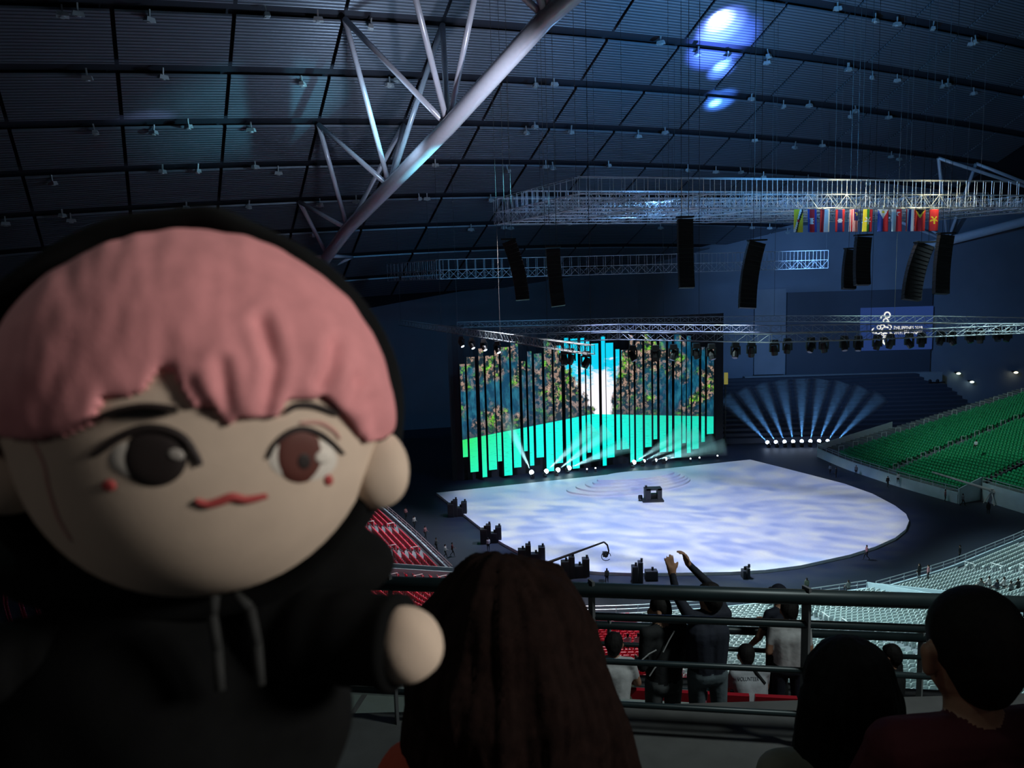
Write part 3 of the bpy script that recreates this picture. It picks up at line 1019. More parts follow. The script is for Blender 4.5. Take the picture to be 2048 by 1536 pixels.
def seat_template():
    mb = MB()
    R = Matrix.Rotation(math.radians(-14), 3, 'X')
    # x along the row, -y towards the arena front (local), z up ; origin on the tread
    mb.box((0, 0.10, 0.62), (0.45, 0.05, 0.40), R, taper=0.86)
    mb.box((0, -0.04, 0.47), (0.43, 0.10, 0.30), Matrix.Rotation(math.radians(18), 3, 'X'))
    mb.box((0, 0.06, 0.2), (0.30, 0.06, 0.40))
    return np.array([list(v) for v in mb.v]), mb.f


SEAT_V, SEAT_F = seat_template()
SEATS = {'red': [], 'white': [], 'green': []}
AISLE_POS = []


def bank(name, pts, rows, color, aisles, out_hint, zoff=0.0, end_walls=(True, True)):
    line = smooth_line(pts)
    tg = np.gradient(line, axis=0)
    nr = np.c_[tg[:, 1], -tg[:, 0]]
    nr /= np.linalg.norm(nr, axis=1)[:, None]
    if np.mean(nr @ np.array(out_hint)) < 0: nr = -nr
    for _ in range(30):
        nr[1:-1] = (nr[:-2] + nr[1:-1] * 2 + nr[2:]) / 4
    nr /= np.linalg.norm(nr, axis=1)[:, None]
    n = len(line)
    root = empty('grandstand', (*line[n // 2], 0), 'concrete terraces under the %s seats' % name, 'grandstand', kind='structure')
    mb = MB()
    vs, fs = [], []
    for k in range(rows + 1):
        z = Z0 + zoff + RISE * k
        zl = 0.0 if k == 0 else z - RISE
        for zz in (zl, z):
            for i in range(n):
                p = line[i] + nr[i] * ROWD * k
                vs.append((p[0], p[1], zz))
    for k in range(2 * (rows + 1) - 1):
        for i in range(n - 1):
            q = k * n + i
            fs.append((q, q + 1, q + n + 1, q + n))
    mb.add(vs, fs)
    mb.build('terrace', M_concrete, root)
    # front parapet and its rail
    fr = MB()
    for i in range(n - 1):
        a, b = line[i] - nr[i] * 0.1, line[i + 1] - nr[i + 1] * 0.1
        Zf = Z0 + zoff
        fr.add([(*a, 0), (*b, 0), (*b, Zf + .35), (*a, Zf + .35)], [(0, 1, 2, 3)])
        a2, b2 = line[i] + nr[i] * 0.1, line[i + 1] + nr[i + 1] * 0.1
        fr.add([(*a, Zf + .35), (*b, Zf + .35), (*b2, Zf + .35), (*a2, Zf + .35), (*a2, Zf), (*b2, Zf)], [(0, 1, 2, 3), (3, 2, 5, 4)])
    fr.build('front_wall', M_parapet, root)
    rl = empty('front_railing', (*line[n // 2], Z0), 'pale tube railing in front of the %s seats' % name, 'railing')
    for zz in (Z0 + zoff + 0.75, Z0 + zoff + 1.1):
        MB().tube([Vector((*q, zz)) for q in line[::2]] + [Vector((*line[-1], zz))], 0.05, n=5).build('rail', M_steel, rl)
    for i in range(0, n, 2):
        MB().cyl((*line[i], Z0 + zoff + .3), (*line[i], Z0 + zoff + 1.1), 0.04, n=5).build('post', M_steel, rl)
    # end walls beside the gangway openings, as stepped parapets
    for e, on in zip((0, n - 1), end_walls):
        if not on: continue
        w = MB()
        sgn = tg[e] / np.linalg.norm(tg[e]) * (-0.15 if e == 0 else 0.15)
        vs, fs = [], []
        m_ = 5 if (name == 'green' and e == 0) else min(rows, 16)
        for k in range(m_ + 1):
            p = line[e] + nr[e] * ROWD * k
            z = Z0 + zoff + RISE * k + 0.95
            vs += [(p[0], p[1], 0), (p[0] + sgn[0], p[1] + sgn[1], 0), (p[0], p[1], z), (p[0] + sgn[0], p[1] + sgn[1], z)]
        for k in range(m_):
            q = 4 * k
            fs += [(q, q + 4, q + 6, q + 2), (q + 1, q + 3, q + 7, q + 5), (q + 2, q + 6, q + 7, q + 3)]
        fs += [(0, 2, 3, 1), (4 * m_, 4 * m_ + 1, 4 * m_ + 3, 4 * m_ + 2)]
        w.add(vs, fs)
        w.build('gangway_wall', M_parapet, root)
    # seats
    arc = np.r_[0, np.cumsum(np.linalg.norm(np.diff(line, axis=0), axis=1))]
    for k in range(rows):
        if k in (0,): continue
        off = line + nr * (ROWD * (k + 0.55))
        d = np.r_[0, np.cumsum(np.linalg.norm(np.diff(off, axis=0), axis=1))]
        t = np.arange(0.5, d[-1] - 0.4, 0.53)
        for tt in t:
            s = np.interp(tt, d, arc)
            if any(abs(s - a_) < 0.75 for a_ in aisles): continue
            x = np.interp(tt, d, off[:, 0]); y = np.interp(tt, d, off[:, 1])
            nx = np.interp(s, arc, nr[:, 0]); ny = np.interp(s, arc, nr[:, 1])
            cname = color(x, y, s) if callable(color) else color
            if name == 'green' and s > 27: continue
            SEATS[cname].append((x, y, Z0 + zoff + RISE * k, math.atan2(-nx, ny)))
    for a_ in aisles:
        for k in range(2, rows - 1, 3):
            lp = np.array([np.interp(a_, arc, line[:, 0]), np.interp(a_, arc, line[:, 1])])
            ln = np.array([np.interp(a_, arc, nr[:, 0]), np.interp(a_, arc, nr[:, 1])])
            p = lp + ln * ROWD * (k + 0.5)
            AISLE_POS.append((p[0], p[1], Z0 + zoff + RISE * k, ln[0], ln[1], name))


def rail_pts(*q, z=2.3): return [tuple(atz(x, y, z))[:2] for x, y in q]


RW_SPLIT = 21.0
bank('red left', [(-33, 133)] + rail_pts((775, 1012), (830, 1060), (905, 1132)), 44, 'red', (14, 29, 43, 53), (-1, -0.3))
bank('red and white near', rail_pts((914, 1142), (945, 1172), (985, 1196), (1080, 1214), (1250, 1212), (1480, 1196), (1610, 1179), (1733, 1161)), 60, lambda x, y, s: 'red' if s < RW_SPLIT else 'white', (1.4, 12, 34), (0, -1))
bank('white right', rail_pts((1752, 1163), (1900, 1121), (1985, 1086), (2048, 1062)) + [(72, 96)], 50, 'white', (11, 23), (0.4, -1))
bank('green', [(60.9, 103.5), (57.4, 112.4), (54.3, 124.3), (53.4, 133.5)], 44, 'green', (13.0, 27.0), (1, 0.25), end_walls=(True, True))
bank('green right edge', [(64.9, 104.6), (68.6, 91.5), (73, 78)], 30, 'green', (9.0,), (1, 0.25), zoff=1.0, end_walls=(False, True))

# the steel-coloured hoops on the aisles
hoops = MB().cyl((-0.45, 0, 0), (-0.45, 0, 1.05), 0.04, n=6).cyl((0.45, 0, 0.1), (0.45, 0, 1.05), 0.04, n=6).cyl((-0.49, 0, 1.05), (0.49, 0, 1.05), 0.04, n=6).mesh('aisle_hoop', mat('pale_hoop_paint', (0.7, 0.72, 0.72), 0.4))
for (x, y, z, nx, ny, nm) in AISLE_POS:
    px, py = pix((x, y, z + .5))
    if not (560 < px < 2090 and 750 < py < 1400): continue
    o = bpy.data.objects.new('aisle_handrail', hoops)
    COL.objects.link(o)
    o.location = (x, y, z)
    o.rotation_euler = (0, 0, math.atan2(-nx, ny) + math.pi / 2)
    set_props(o, 'pale hoop handrail on an aisle among the %s seats' % nm, 'handrail', 'aisle hoops among the %s seats' % nm)


def vis_score(s):
    x, y, z, r = s
    px, py = pix((x, y, z + .5))
    if not (0 < px < 2048 and 700 < py < 1530): return None
    if px < 640 or (px < 790 and py < 1020): return None
    if px < 880 and py > 1185: return None
    if 860 < px < 1195 and py > 1120: return None
    if py > 1195 and not (1225 < py < 1258 or 1295 < py < 1330): return None
    if 1560 < px < 1790 and py > 1270: return None
    if px > 1830 and py > 1190: return None
    if 1280 < px < 1340 and py > 1195: return None
    if 1370 < px < 1455 and py > 1150: return None
    return (Vector((x, y, z)) - CAM).length


SM = {'red': M_red, 'white': M_white, 'green': M_green}
for cname, lst in SEATS.items():
    sc_ = sorted((v, i) for i, v in ((i, vis_score(s)) for i, s in enumerate(lst)) if v is not None)
    pick = set(i for _, i in sc_[:290])
    me = MB().add(SEAT_V, SEAT_F).mesh('stadium_seat', SM[cname])
    for i in pick:
        x, y, z, r = lst[i]
        o = bpy.data.objects.new(cname + '_stadium_seat', me)
        COL.objects.link(o)
        o.location = (x, y, z)
        o.rotation_euler = (0, 0, r)
        set_props(o, 'empty %s folding seat in the lower %s stand' % (cname, cname), 'seat', '%s folding seats of the lower stand' % cname)
    rest = np.array([lst[i] for i in range(len(lst)) if i not in pick])
    c, s = np.cos(rest[:, 3]), np.sin(rest[:, 3])
    X = SEAT_V[None, :, 0] * c[:, None] - SEAT_V[None, :, 1] * s[:, None] + rest[:, 0:1]
    Y = SEAT_V[None, :, 0] * s[:, None] + SEAT_V[None, :, 1] * c[:, None] + rest[:, 1:2]
    Z = np.repeat(SEAT_V[None, :, 2], len(rest), 0) + rest[:, 2:3]
    co = np.stack([X, Y, Z], -1).reshape(-1, 3)
    F = np.array(SEAT_F)
    fi = (F[None] + (np.arange(len(rest)) * len(SEAT_V))[:, None, None]).reshape(-1)
    me = bpy.data.meshes.new('seat_rows')
    nf = len(fi) // 4
    me.vertices.add(len(co)); me.vertices.foreach_set('co', co.ravel())
    me.loops.add(len(fi)); me.loops.foreach_set('vertex_index', fi.astype(np.int32))
    me.polygons.add(nf); me.polygons.foreach_set('loop_start', np.arange(0, nf * 4, 4, dtype=np.int32))
    me.polygons.foreach_set('loop_total', np.full(nf, 4, dtype=np.int32))
    me.update(); me.validate()
    me.materials.append(SM[cname])
    o = bpy.data.objects.new('seat_rows', me)
    COL.objects.link(o)
    set_props(o, 'remaining rows of empty %s folding seats in the lower stand' % cname, 'seats', kind='stuff')
# ------------------------------------------------------------------ floor equipment
for k, (x, y) in enumerate([(915, 1032), (982, 1085), (1063, 1128), (1150, 1153), (1288, 1160), (1492, 1155)]):
    p = atz(x, y)
    lab = ['leftmost, at the stage corner', 'second from left, by two people', 'third from left, behind the camera crane', 'fourth from left along the front edge', 'fifth from left, low', 'last on the right, front edge'][k]
    t = empty('speaker_stack', p, 'black speaker stack beside the stage, ' + lab, 'speaker stack', 'speaker stacks around the stage')
    for i, (dx, w, h) in enumerate([(-0.95, 0.85, 1.9), (-0.3, 0.62, 2.35), (0.35, 0.9, 1.25), (1.05, 0.75, 1.95)] if k not in (4, 5) else ([(-0.9, 0.6, 1.7), (-0.35, 0.45, 2.1), (0.7, 1.3, 1.0)] if k == 4 else [(-0.25, 0.32, 0.9), (0.15, 0.3, 1.1)])):
        q = p + Vector((dx * (1.15 if k > 1 else 0.9), 0.25 * dx, 0))
        c = MB().box(q + Vector((0, 0, h / 2)), (w, 0.9, h)).build('cabinet', M_blackbox, t)
        MB().box(q + Vector((0, -0.47, h / 2)), (w * 0.85, 0.05, h * 0.85)).build('grille', M_grille, c)
        MB().cyl(q + Vector((0.15, 0, h)), q + Vector((0.15, 0, h + 0.35)), 0.13, n=8).build('lamp_head', M_black, c)


def jib(base, pivot_h, tip, back, label, m=M_black, r=0.16, head=True):
    t = empty('camera_crane', base, label, 'camera crane')
    pv = base + Vector((0, 0, pivot_h))
    leg = MB()
    for a in range(3):
        an = a * 2.1 + .4
        MB().cyl(pv - Vector((0, 0, .2)), base + Vector((0.9 * math.cos(an), 0.9 * math.sin(an), 0)), 0.07, n=6).build('leg', m, t)
    d = (tip - pv).normalized()
    MB().cyl(pv - d * back, tip, r * 1.15, r * 0.55, n=8).build('arm', m, t)
    MB().box(pv - d * back, (0.6, 0.5, 0.7)).build('counterweight', m, t)
    MB().box(pv, (0.4, 0.4, 0.5)).build('pivot_block', m, t)
    if head:
        hp = [tip, tip + Vector((0.35, 0, -0.35)), tip + Vector((0.5, 0, -1.0)), tip + Vector((0.35, 0, -1.5))]
        MB().tube(hp, 0.09, n=6).build('head_bracket', m, t)
        c = tip + Vector((0.1, 0, -1.35))
        MB().box(c, (0.5, 0.7, 0.4)).cyl(c + Vector((0, -0.35, 0)), c + Vector((0, -0.7, 0)), 0.16, n=8).build('camera_head', m, t)
        ring = [c + Vector((0.1 + 0.5 * math.cos(a), 0, -0.25 + 0.5 * math.sin(a))) for a in np.linspace(0, 5.6, 12)]
        MB().tube(ring, 0.04, n=5).build('control_ring', m, t)
    return t


b0 = atz(1068, 1168)
jib(b0, 1.8, at(1208, 1084, b0.y + 1.0), 2.2, 'long black camera crane reaching over the front of the stage')
b1 = atz(1982, 1008)
jib(b1, 1.9, at(1864, 944, b1.y + 3), 1.8, 'pale camera crane arm reaching up in front of green seats', m=mat('pale_crane_paint', (0.5, 0.5, 0.52), 0.4), r=0.2, head=False)

p = atz(1305, 1002, 0.35)
t = empty('equipment_cart', p, 'black boxy equipment cart standing on the white stage', 'cart')
MB().box(p + Vector((0, 0, 0.15)), (3.0, 1.6, 0.25)).build('base_plate', M_blackbox, t)
MB().box(p + Vector((-0.75, 0, 1.1)), (0.8, 1.3, 1.7)).build('side_cabinet', M_blackbox, t)
MB().box(p + Vector((0.95, 0, 1.1)), (0.6, 1.3, 1.7)).build('side_cabinet', M_blackbox, t)
MB().box(p + Vector((0.15, 0, 1.85)), (2.2, 1.3, 0.25)).build('top_bar', M_blackbox, t)
MB().box(p + Vector((0.1, 0.3, 0.7)), (1.2, 0.6, 0.7)).build('console', M_black, t)
MB().box(p + Vector((-0.9, 0.1, 2.1)), (0.3, 0.3, 0.35)).build('small_lamp', M_black, t)
p2 = p + Vector((-1.9, 0.2, 0))
MB().cyl(p2 + Vector((0, 0, 0.55)), p2 + Vector((0.35, -0.2, 0.6)), 0.35, n=12).cyl(p2 + Vector((0, 0, 0.05)), p2 + Vector((0, 0, 0.5)), 0.08, n=6).cyl(p2 + Vector((0, 0, 0.1)), p + Vector((-1.0, 0, 0.1)), 0.06, n=6).build('side_spotlight', M_black, t)


# floor beam lights: the housing, a lit lens, a lamp and the hazy air it crosses
def haze_mat(name, dens, color):
    m = bpy.data.materials.new(name)
    m.use_nodes = True
    nt = m.node_tree
    nt.nodes.remove(nt.nodes['Principled BSDF'])
    v = nt.nodes.new('ShaderNodeVolumeScatter')
    v.inputs['Color'].default_value = (*color, 1)
    v.inputs['Density'].default_value = dens
    v.inputs['Anisotropy'].default_value = 0.2
    nt.links.new(v.outputs[0], nt.nodes['Material Output'].inputs['Volume'])
    return m


M_haze = haze_mat('stage_haze', 0.11, (0.9, 0.95, 1.0))


def beam(px, py, tx, ty, Ltgt, color, power, label, group, zoff=0.0, r=0.28):
    p = atz(px, py) + Vector((0, 0, 0.75))
    aim = at(tx, ty, p.y + 0.3)
    d = (aim - p).normalized()
    t = empty('beam_light', p - Vector((0, 0, 0.75)), label, 'stage light', group)
    MB().box(p + Vector((0, 0, -0.6)), (0.6, 0.5, 0.3)).build('base', M_black, t)
    y = MB()
    sd = d.cross(Vector((0, 1, 0))).normalized()
    for s in (-1, 1):
        y.box(p + Vector((0.32 * s, 0, -0.25)), (0.08, 0.2, 0.6))
    y.build('yoke', M_black, t)
    h = MB().cyl(p - d * 0.4, p + d * 0.25, 0.22, 0.3, n=12).build('head', M_black, t)
    MB().ell(p + d * 0.32, r, r, r, nu=12, nv=8).build('lens', emitter('beam_lens_%s' % group[:4], tuple(0.5 + 0.5 * c for c in color), 14), h)
    light('beam_lamp', 'SPOT', p + d * (0.36 + r), power, color, p + d * 9, spot_size=math.radians(15), spot_blend=0.8, shadow_soft_size=0.05)
    a = d.orthogonal().normalized()
    hz = MB().cyl(p + d * (0.34 + r), p + d * Ltgt, 0.08, 0.08 + math.tan(math.radians(7.8)) * Ltgt, n=20)
    o = hz.build('lit_haze', M_haze)
    set_props(o, 'hazy light beam rising from ' + label, 'light beam', group + ' beams', 'stuff')


CY = (0.45, 0.95, 1.0)
for k, (x, y, tx, ty) in enumerate([(1065, 957, 1042, 900), (1090, 954, 1128, 910), (1113, 951, 1157, 908), (1135, 946, 1190, 915), (1265, 935, 1318, 893), (1285, 932, 1342, 896), (1308, 930, 1368, 903), (1328, 927, 1380, 908)]):
    beam(x, y, tx, ty, 11.0, CY, 26000 if k < 4 else 15000, 'the %s lit floor light along the back of the stage' % ORD[k], 'cyan floor lights by the backdrop', r=0.38 if k < 5 else 0.26)
BL = (0.12, 0.42, 1.0)
for k in range(9):
    x = 1537 + k * 16.6
    ang = math.radians(-38 + 76 * k / 8)
    beam(x, 895 - 0.3 * k, x + 60 * math.sin(ang), 895 - 60 * math.cos(ang), 12.0, BL, 12000, 'the %s lit floor light from left in the blue fan' % ORD[k], 'blue floor lights far right', r=0.34)
# tiny marker lights on the dark floor behind the stage
for k, (x, y) in enumerate([(1174, 945), (1191, 943), (1381, 924), (1399, 922), (1435, 918)]):
    p = atz(x, y)
    t = empty('marker_light', p, '%s tiny white marker light behind the stage, from left' % ORD[k], 'lamp', 'marker lights behind the stage')
    MB().box(p + Vector((0, 0, 0.25)), (0.3, 0.3, 0.5), taper=.7).build('case', M_black, t)
    MB().ell(p + Vector((0, 0, 0.6)), 0.14, 0.14, 0.14, nu=8, nv=6).build('bulb', emitter('marker_glow', (0.8, 0.9, 1.0), 5), t)


# ------------------------------------------------------------------ people: tapered limbs fused into one skin
def fuse(caps, voxel, mats, smooth_it=3):
    mb = MB()
    for (p0, r0, p1, r1, mi) in caps:
        p0, p1 = Vector(p0), Vector(p1)
        mb.cyl(p0, p1, r0, r1, n=12)
        mb.ell(p0, r0, r0, r0, nu=12, nv=8)
        mb.ell(p1, r1, r1, r1, nu=12, nv=8)
    me0 = mb.mesh('tmp', [])
    o = bpy.data.objects.new('tmp', me0)
    COL.objects.link(o)
    md = o.modifiers.new('r', 'REMESH')
    md.mode = 'VOXEL'; md.voxel_size = voxel; md.use_smooth_shade = True
    sm = o.modifiers.new('s', 'SMOOTH'); sm.iterations = smooth_it; sm.factor = 0.5
    dg = bpy.context.evaluated_depsgraph_get(); dg.update()
    me = bpy.data.meshes.new_from_object(o.evaluated_get(dg))
    bpy.data.objects.remove(o); bpy.data.meshes.remove(me0)
    n = len(me.polygons)
    ce = np.empty(n * 3); me.polygons.foreach_get('center', ce); ce = ce.reshape(-1, 3)
    best = np.full(n, 1e9); idx = np.zeros(n, np.int32)
    for (p0, r0, p1, r1, mi) in caps:
        a, b = np.array(p0, float), np.array(p1, float)
        ab = b - a; L2 = max(1e-9, ab @ ab)
        t = np.clip((ce - a) @ ab / L2, 0, 1)
        d = np.linalg.norm(ce - (a + t[:, None] * ab), axis=1) - (r0 + (r1 - r0) * t)
        w = d < best
        best[w] = d[w]; idx[w] = mi
    me.materials.clear()
    for m in mats: me.materials.append(m)
    me.polygons.foreach_set('material_index', idx)
    me.polygons.foreach_set('use_smooth', [True] * n)
    me.update()
    return me


def hand_caps(w, d, up, mi, side=1, curl=0.35, s=1.0):
    """palm + five fingers from wrist w along d; up = back of the hand"""
    d = Vector(d).normalized(); up = Vector(up); up = (up - d * up.dot(d)).normalized()
    lat = d.cross(up) * side
    w = Vector(w)
    out = [(w, .026 * s, w + d * .05 * s, .028 * s, mi), (w + lat * .015 * s, .022 * s, w + d * .085 * s + lat * .022 * s, .017 * s, mi), (w - lat * .015 * s, .022 * s, w + d * .085 * s - lat * .022 * s, .017 * s, mi)]
    for k, (o, L) in enumerate(((-.031, .058), (-.011, .072), (.011, .076), (.031, .066))):
        a = w + d * .088 * s + lat * o * s
        d1 = (d - up * curl * .5 + lat * o * 4).normalized()
        m = a + d1 * L * .55 * s
        d2 = (d - up * curl * 1.5 + lat * o * 3).normalized()
        out += [(a, .0105 * s, m, .0095 * s, mi), (m, .0095 * s, m + d2 * L * .5 * s, .008 * s, mi)]
    a = w + d * .03 * s + lat * .026 * s
    m = a + (d * .6 + lat * .8).normalized() * .036 * s
    out += [(a, .014 * s, m, .012 * s, mi), (m, .012 * s, m + (d * .9 + lat * .35 - up * .2).normalized() * .034 * s, .0095 * s, mi)]
    return out


def figure(pose, shirt=0, pants=1, skin=2, sleeve='long', shorts=False, hands=True, head_turn=0.0, head_tilt=0.0, detail=True):
    """capsules of a person, local: x right, y forward, z up; feet at 0. materials: 0 shirt 1 trousers 2 skin 3 shoe"""
    J = dict(pelvis=(0, 0, .90), chest=(0, .0, 1.24), neck=(0, .0, 1.40), head=(0, .02, 1.53),
             sR=(.17, 0, 1.36), eR=(.22, -.02, 1.08), wR=(.23, .08, .84), sL=(-.17, 0, 1.36), eL=(-.22, -.02, 1.08), wL=(-.23, .08, .84),
             hR=(.09, 0, .88), kR=(.10, .03, .48), aR=(.10, -.02, .09), hL=(-.09, 0, .88), kL=(-.10, .03, .48), aL=(-.10, -.02, .09), tR=(.11, .15, .04), tL=(-.11, .15, .04))
    J.update(pose)
    V = {k: Vector(v) for k, v in J.items() if isinstance(v, tuple)}
    c = []
    sd = (V['sR'] - V['sL']).normalized()
    c += [(V['pelvis'] + sd * .06, .115, V['pelvis'] - sd * .06, .115, pants)]
    c += [(V['pelvis'] + sd * .045 + Vector((0, 0, .05)), .115, V['chest'] + sd * .065, .125, shirt), (V['pelvis'] - sd * .045 + Vector((0, 0, .05)), .115, V['chest'] - sd * .065, .125, shirt)]
    c += [(V['chest'], .125, V['neck'] - Vector((0, 0, .05)), .075, shirt), (V['sR'], .062, V['sL'], .062, shirt)]
    c += [(V['neck'] - Vector((0, 0, .03)), .055, V['head'] - Vector((0, 0, .04)), .05, skin)]
    f = Vector((math.sin(head_turn), math.cos(head_turn), 0)); rt = Vector((f.y, -f.x, 0)); h = V['head']
    c += [(h + Vector((0, 0, -.035)) + f * .012, .072, h + Vector((0, 0, .045)) - f * .01, .088, skin), (h + f * .03 + Vector((0, 0, -.085)), .035, h + f * .035 + Vector((0, 0, -.03)), .05, skin)]
    if detail:
        c += [(h + f * .082 + Vector((0, 0, .01)), .012, h + f * .098 + Vector((0, 0, -.022)), .015, skin)]
        for s in (-1, 1):
            c += [(h + rt * .090 * s + Vector((0, 0, .015)), .017, h + rt * .088 * s + Vector((0, 0, -.026)), .013, skin)]
    for s in 'RL':
        arm_u = shirt
        fore = shirt if sleeve == 'long' else skin
        m = V['s' + s].lerp(V['e' + s], .6)
        if sleeve == 'none': arm_u = skin
        c += [(V['s' + s], .058, m, .048, arm_u), (m, .046, V['e' + s], .041, arm_u if sleeve == 'long' else skin), (V['e' + s], .041, V['w' + s], .029, fore)]
        d = (V['w' + s] - V['e' + s]).normalized()
        if hands and detail:
            c += hand_caps(V['w' + s], pose.get('hd' + s, d), pose.get('hu' + s, (0.2, -1, 0.3)), skin, -1 if s == 'R' else 1, pose.get('curl' + s, .4))
        else:
            c += [(V['w' + s], .03, V['w' + s] + d * .13, .026, skin)]
        low = skin if shorts else pants
        c += [(V['h' + s], .088, V['k' + s], .06, pants), (V['k' + s], .058, V['k' + s].lerp(V['a' + s], .4), .054, low), (V['k' + s].lerp(V['a' + s], .4), .054, V['a' + s], .038, low), (V['a' + s], .04, V['t' + s], .034, 3)]
    return c, V, f


def hair_caps(h, f, style):
    h = Vector(h); rt = Vector((f.y, -f.x, 0)); z = Vector((0, 0, 1))
    if style == 'short':
        return [(h + z * .05 - f * .012, .098, h + z * .03 - f * .03, .095, 0), (h - f * .045 + z * .0, .082, h - f * .045 - z * .03, .068, 0), (h + f * .045 + z * .07, .05, h + z * .075, .07, 0)]
    if style == 'crop':
        return [(h + z * .052 - f * .01, .092, h + z * .035 - f * .02, .09, 0), (h - f * .042 - z * .03, .060, h - f * .04, .074, 0)]
    if style == 'long':
        c = [(h + z * .05 - f * .015, .105, h + z * .02 - f * .03, .108, 0)]
        for s in (-1, -.35, .35, 1):
            c += [(h + rt * .055 * s - f * .03, .07, h + rt * .085 * s - f * (.05 if abs(s) < 1 else .02) - z * .22, .062, 0), (h + rt * .085 * s - f * .05 - z * .22, .062, h + rt * .08 * s - f * .06 - z * .42, .045, 0)]
        return c
    if style == 'fluffy':
        c = [(h + z * .055 - f * .015, .112, h + z * .0 - f * .03, .118, 0), (h + rt * .03 + z * .03, .10, h + rt * .045 - z * .08 - f * .03, .105, 0), (h - rt * .03 + z * .03, .095, h - rt * .035 - z * .06 - f * .03, .095, 0)]
        for s, w_, x_ in ((-.7, .055, .045), (-.2, .07, .06), (.4, .08, .10), (1, .07, .12)):
            c += [(h + rt * .06 * s - f * .03, .08, h + rt * x_ * s - f * .04 - z * .22, w_, 0), (h + rt * x_ * s - f * .05 - z * .22, w_, h + rt * x_ * s - f * .06 - z * .42, .05, 0)]
        return c
    if style == 'cap':
        return [(h + z * .05, .097, h + z * .045 - f * .01, .097, 0), (h + f * .08 + z * .055, .03, h + f * .13 + z * .05, .02, 0)]


def strands(h, f, n, L, r, seed, spread=.1):
    """loose single hairs over the head, as one mass"""
    random.seed(seed)
    mb = MB()
    h = Vector(h); rt = Vector((f.y, -f.x, 0)); z = Vector((0, 0, 1))
    for _ in range(n):
        a = random.uniform(0, 2 * math.pi); e = random.uniform(-.2, 1.2)
        d = (rt * math.cos(a) + f * math.sin(a)) * math.cos(e) + z * math.sin(e)
        if d.dot(f) > .55: continue
        p = h + z * .02 + d * spread
        v = (z * -.8 + d * .35 + Vector((random.uniform(-.5, .5), random.uniform(-.5, .5), random.uniform(-.2, .5)))).normalized()
        pts = [p]
        for k in range(5):
            p = p + v * L / 5
            v = (v + z * -.28 + d * .05 + Vector((random.uniform(-.12, .12), random.uniform(-.12, .12), 0))).normalized()
            q = p - h
            if Vector((q.x, q.y, 0)).length < spread * .95 and q.z > -.15:
                p = h + Vector((q.x, q.y, 0)).normalized() * spread * .97 + z * q.z
            pts.append(p)
        for k in range(5):
            mb.cyl(pts[k], pts[k + 1], r * (1 - k / 6), r * (1 - (k + 1) / 6), n=3, cap=False)
    return mb


def person(label, head_px, Y, yaw, pose, mats, style='short', hairm=None, voxel=.016, group=None, floor=None, scale=1.0, strand=0, **kw):
    caps, V, f = figure(pose, **kw)
    R = Matrix.Rotation(yaw, 3, 'Z')
    hp = R @ (V['head'] * scale)
    base = at(*head_px, Y) - hp
    if floor is not None: base.z = floor
    t = empty('person', base, label, 'person', group)
    X = lambda cs: [(R @ (Vector(a) * scale), ra * scale, R @ (Vector(b) * scale), rb * scale, mi) for a, ra, b, rb, mi in cs]
    me = fuse(X(caps), voxel, mats)
    o = bpy.data.objects.new('body', me); COL.objects.link(o); o.parent = t
    if style:
        hc = hair_caps(V['head'], f, style)
        hme = fuse(X(hc), .0055 if style in ('fluffy', 'long') else .010, [hairm or M_hair], 4)
        if style in ('fluffy', 'long', 'short'):
            from mathutils import noise as mn
            hl = R @ (V['head'] * scale)
            big = style == 'fluffy'
            nrm_ = [v.normal.copy() for v in hme.vertices]
            for v, vn in zip(hme.vertices, nrm_):
                q = v.co - hl
                an = math.atan2(q.y, q.x)
                amp = (.006 if big else .0035)
                k = amp * mn.noise(Vector((an * 5.5, q.z * 5, 1))) + amp * .7 * mn.noise(Vector((an * 16, q.z * (16 if big else 7), 5)))
                k += (.012 if big else .004) * mn.noise(q * 12)
                v.co = v.co + vn * k
            hme.update()
        o = bpy.data.objects.new('cap' if style == 'cap' else 'hair', hme); COL.objects.link(o); o.parent = t
        if strand:
            sm = strands(R @ (V['head'] * scale), R @ f, strand, .075 if style != 'crop' else .02, .0005, 5, (.118 if style == 'fluffy' else .104) * scale)
            me = sm.mesh('loose_hair', [hairm or M_hair])
            o2 = bpy.data.objects.new('loose_hair', me); COL.objects.link(o2); o2.parent = o; o2['kind'] = 'stuff'
    return t


SHOE = mat('dark_shoe', (0.02, 0.02, 0.022), 0.6)
SIT = dict(pelvis=(0, 0, .56), chest=(0, .03, .90), neck=(0, .04, 1.06), head=(0, .06, 1.19), sR=(.17, .03, 1.02), eR=(.24, .12, .76), wR=(.14, .34, .66), sL=(-.17, .03, 1.02), eL=(-.24, .12, .76), wL=(-.14, .34, .66),
           hR=(.09, .05, .54), kR=(.13, .47, .52), aR=(.13, .44, .09), hL=(-.09, .05, .54), kL=(-.13, .47, .52), aL=(-.13, .44, .09), tR=(.14, .60, .04), tL=(-.14, .60, .04))

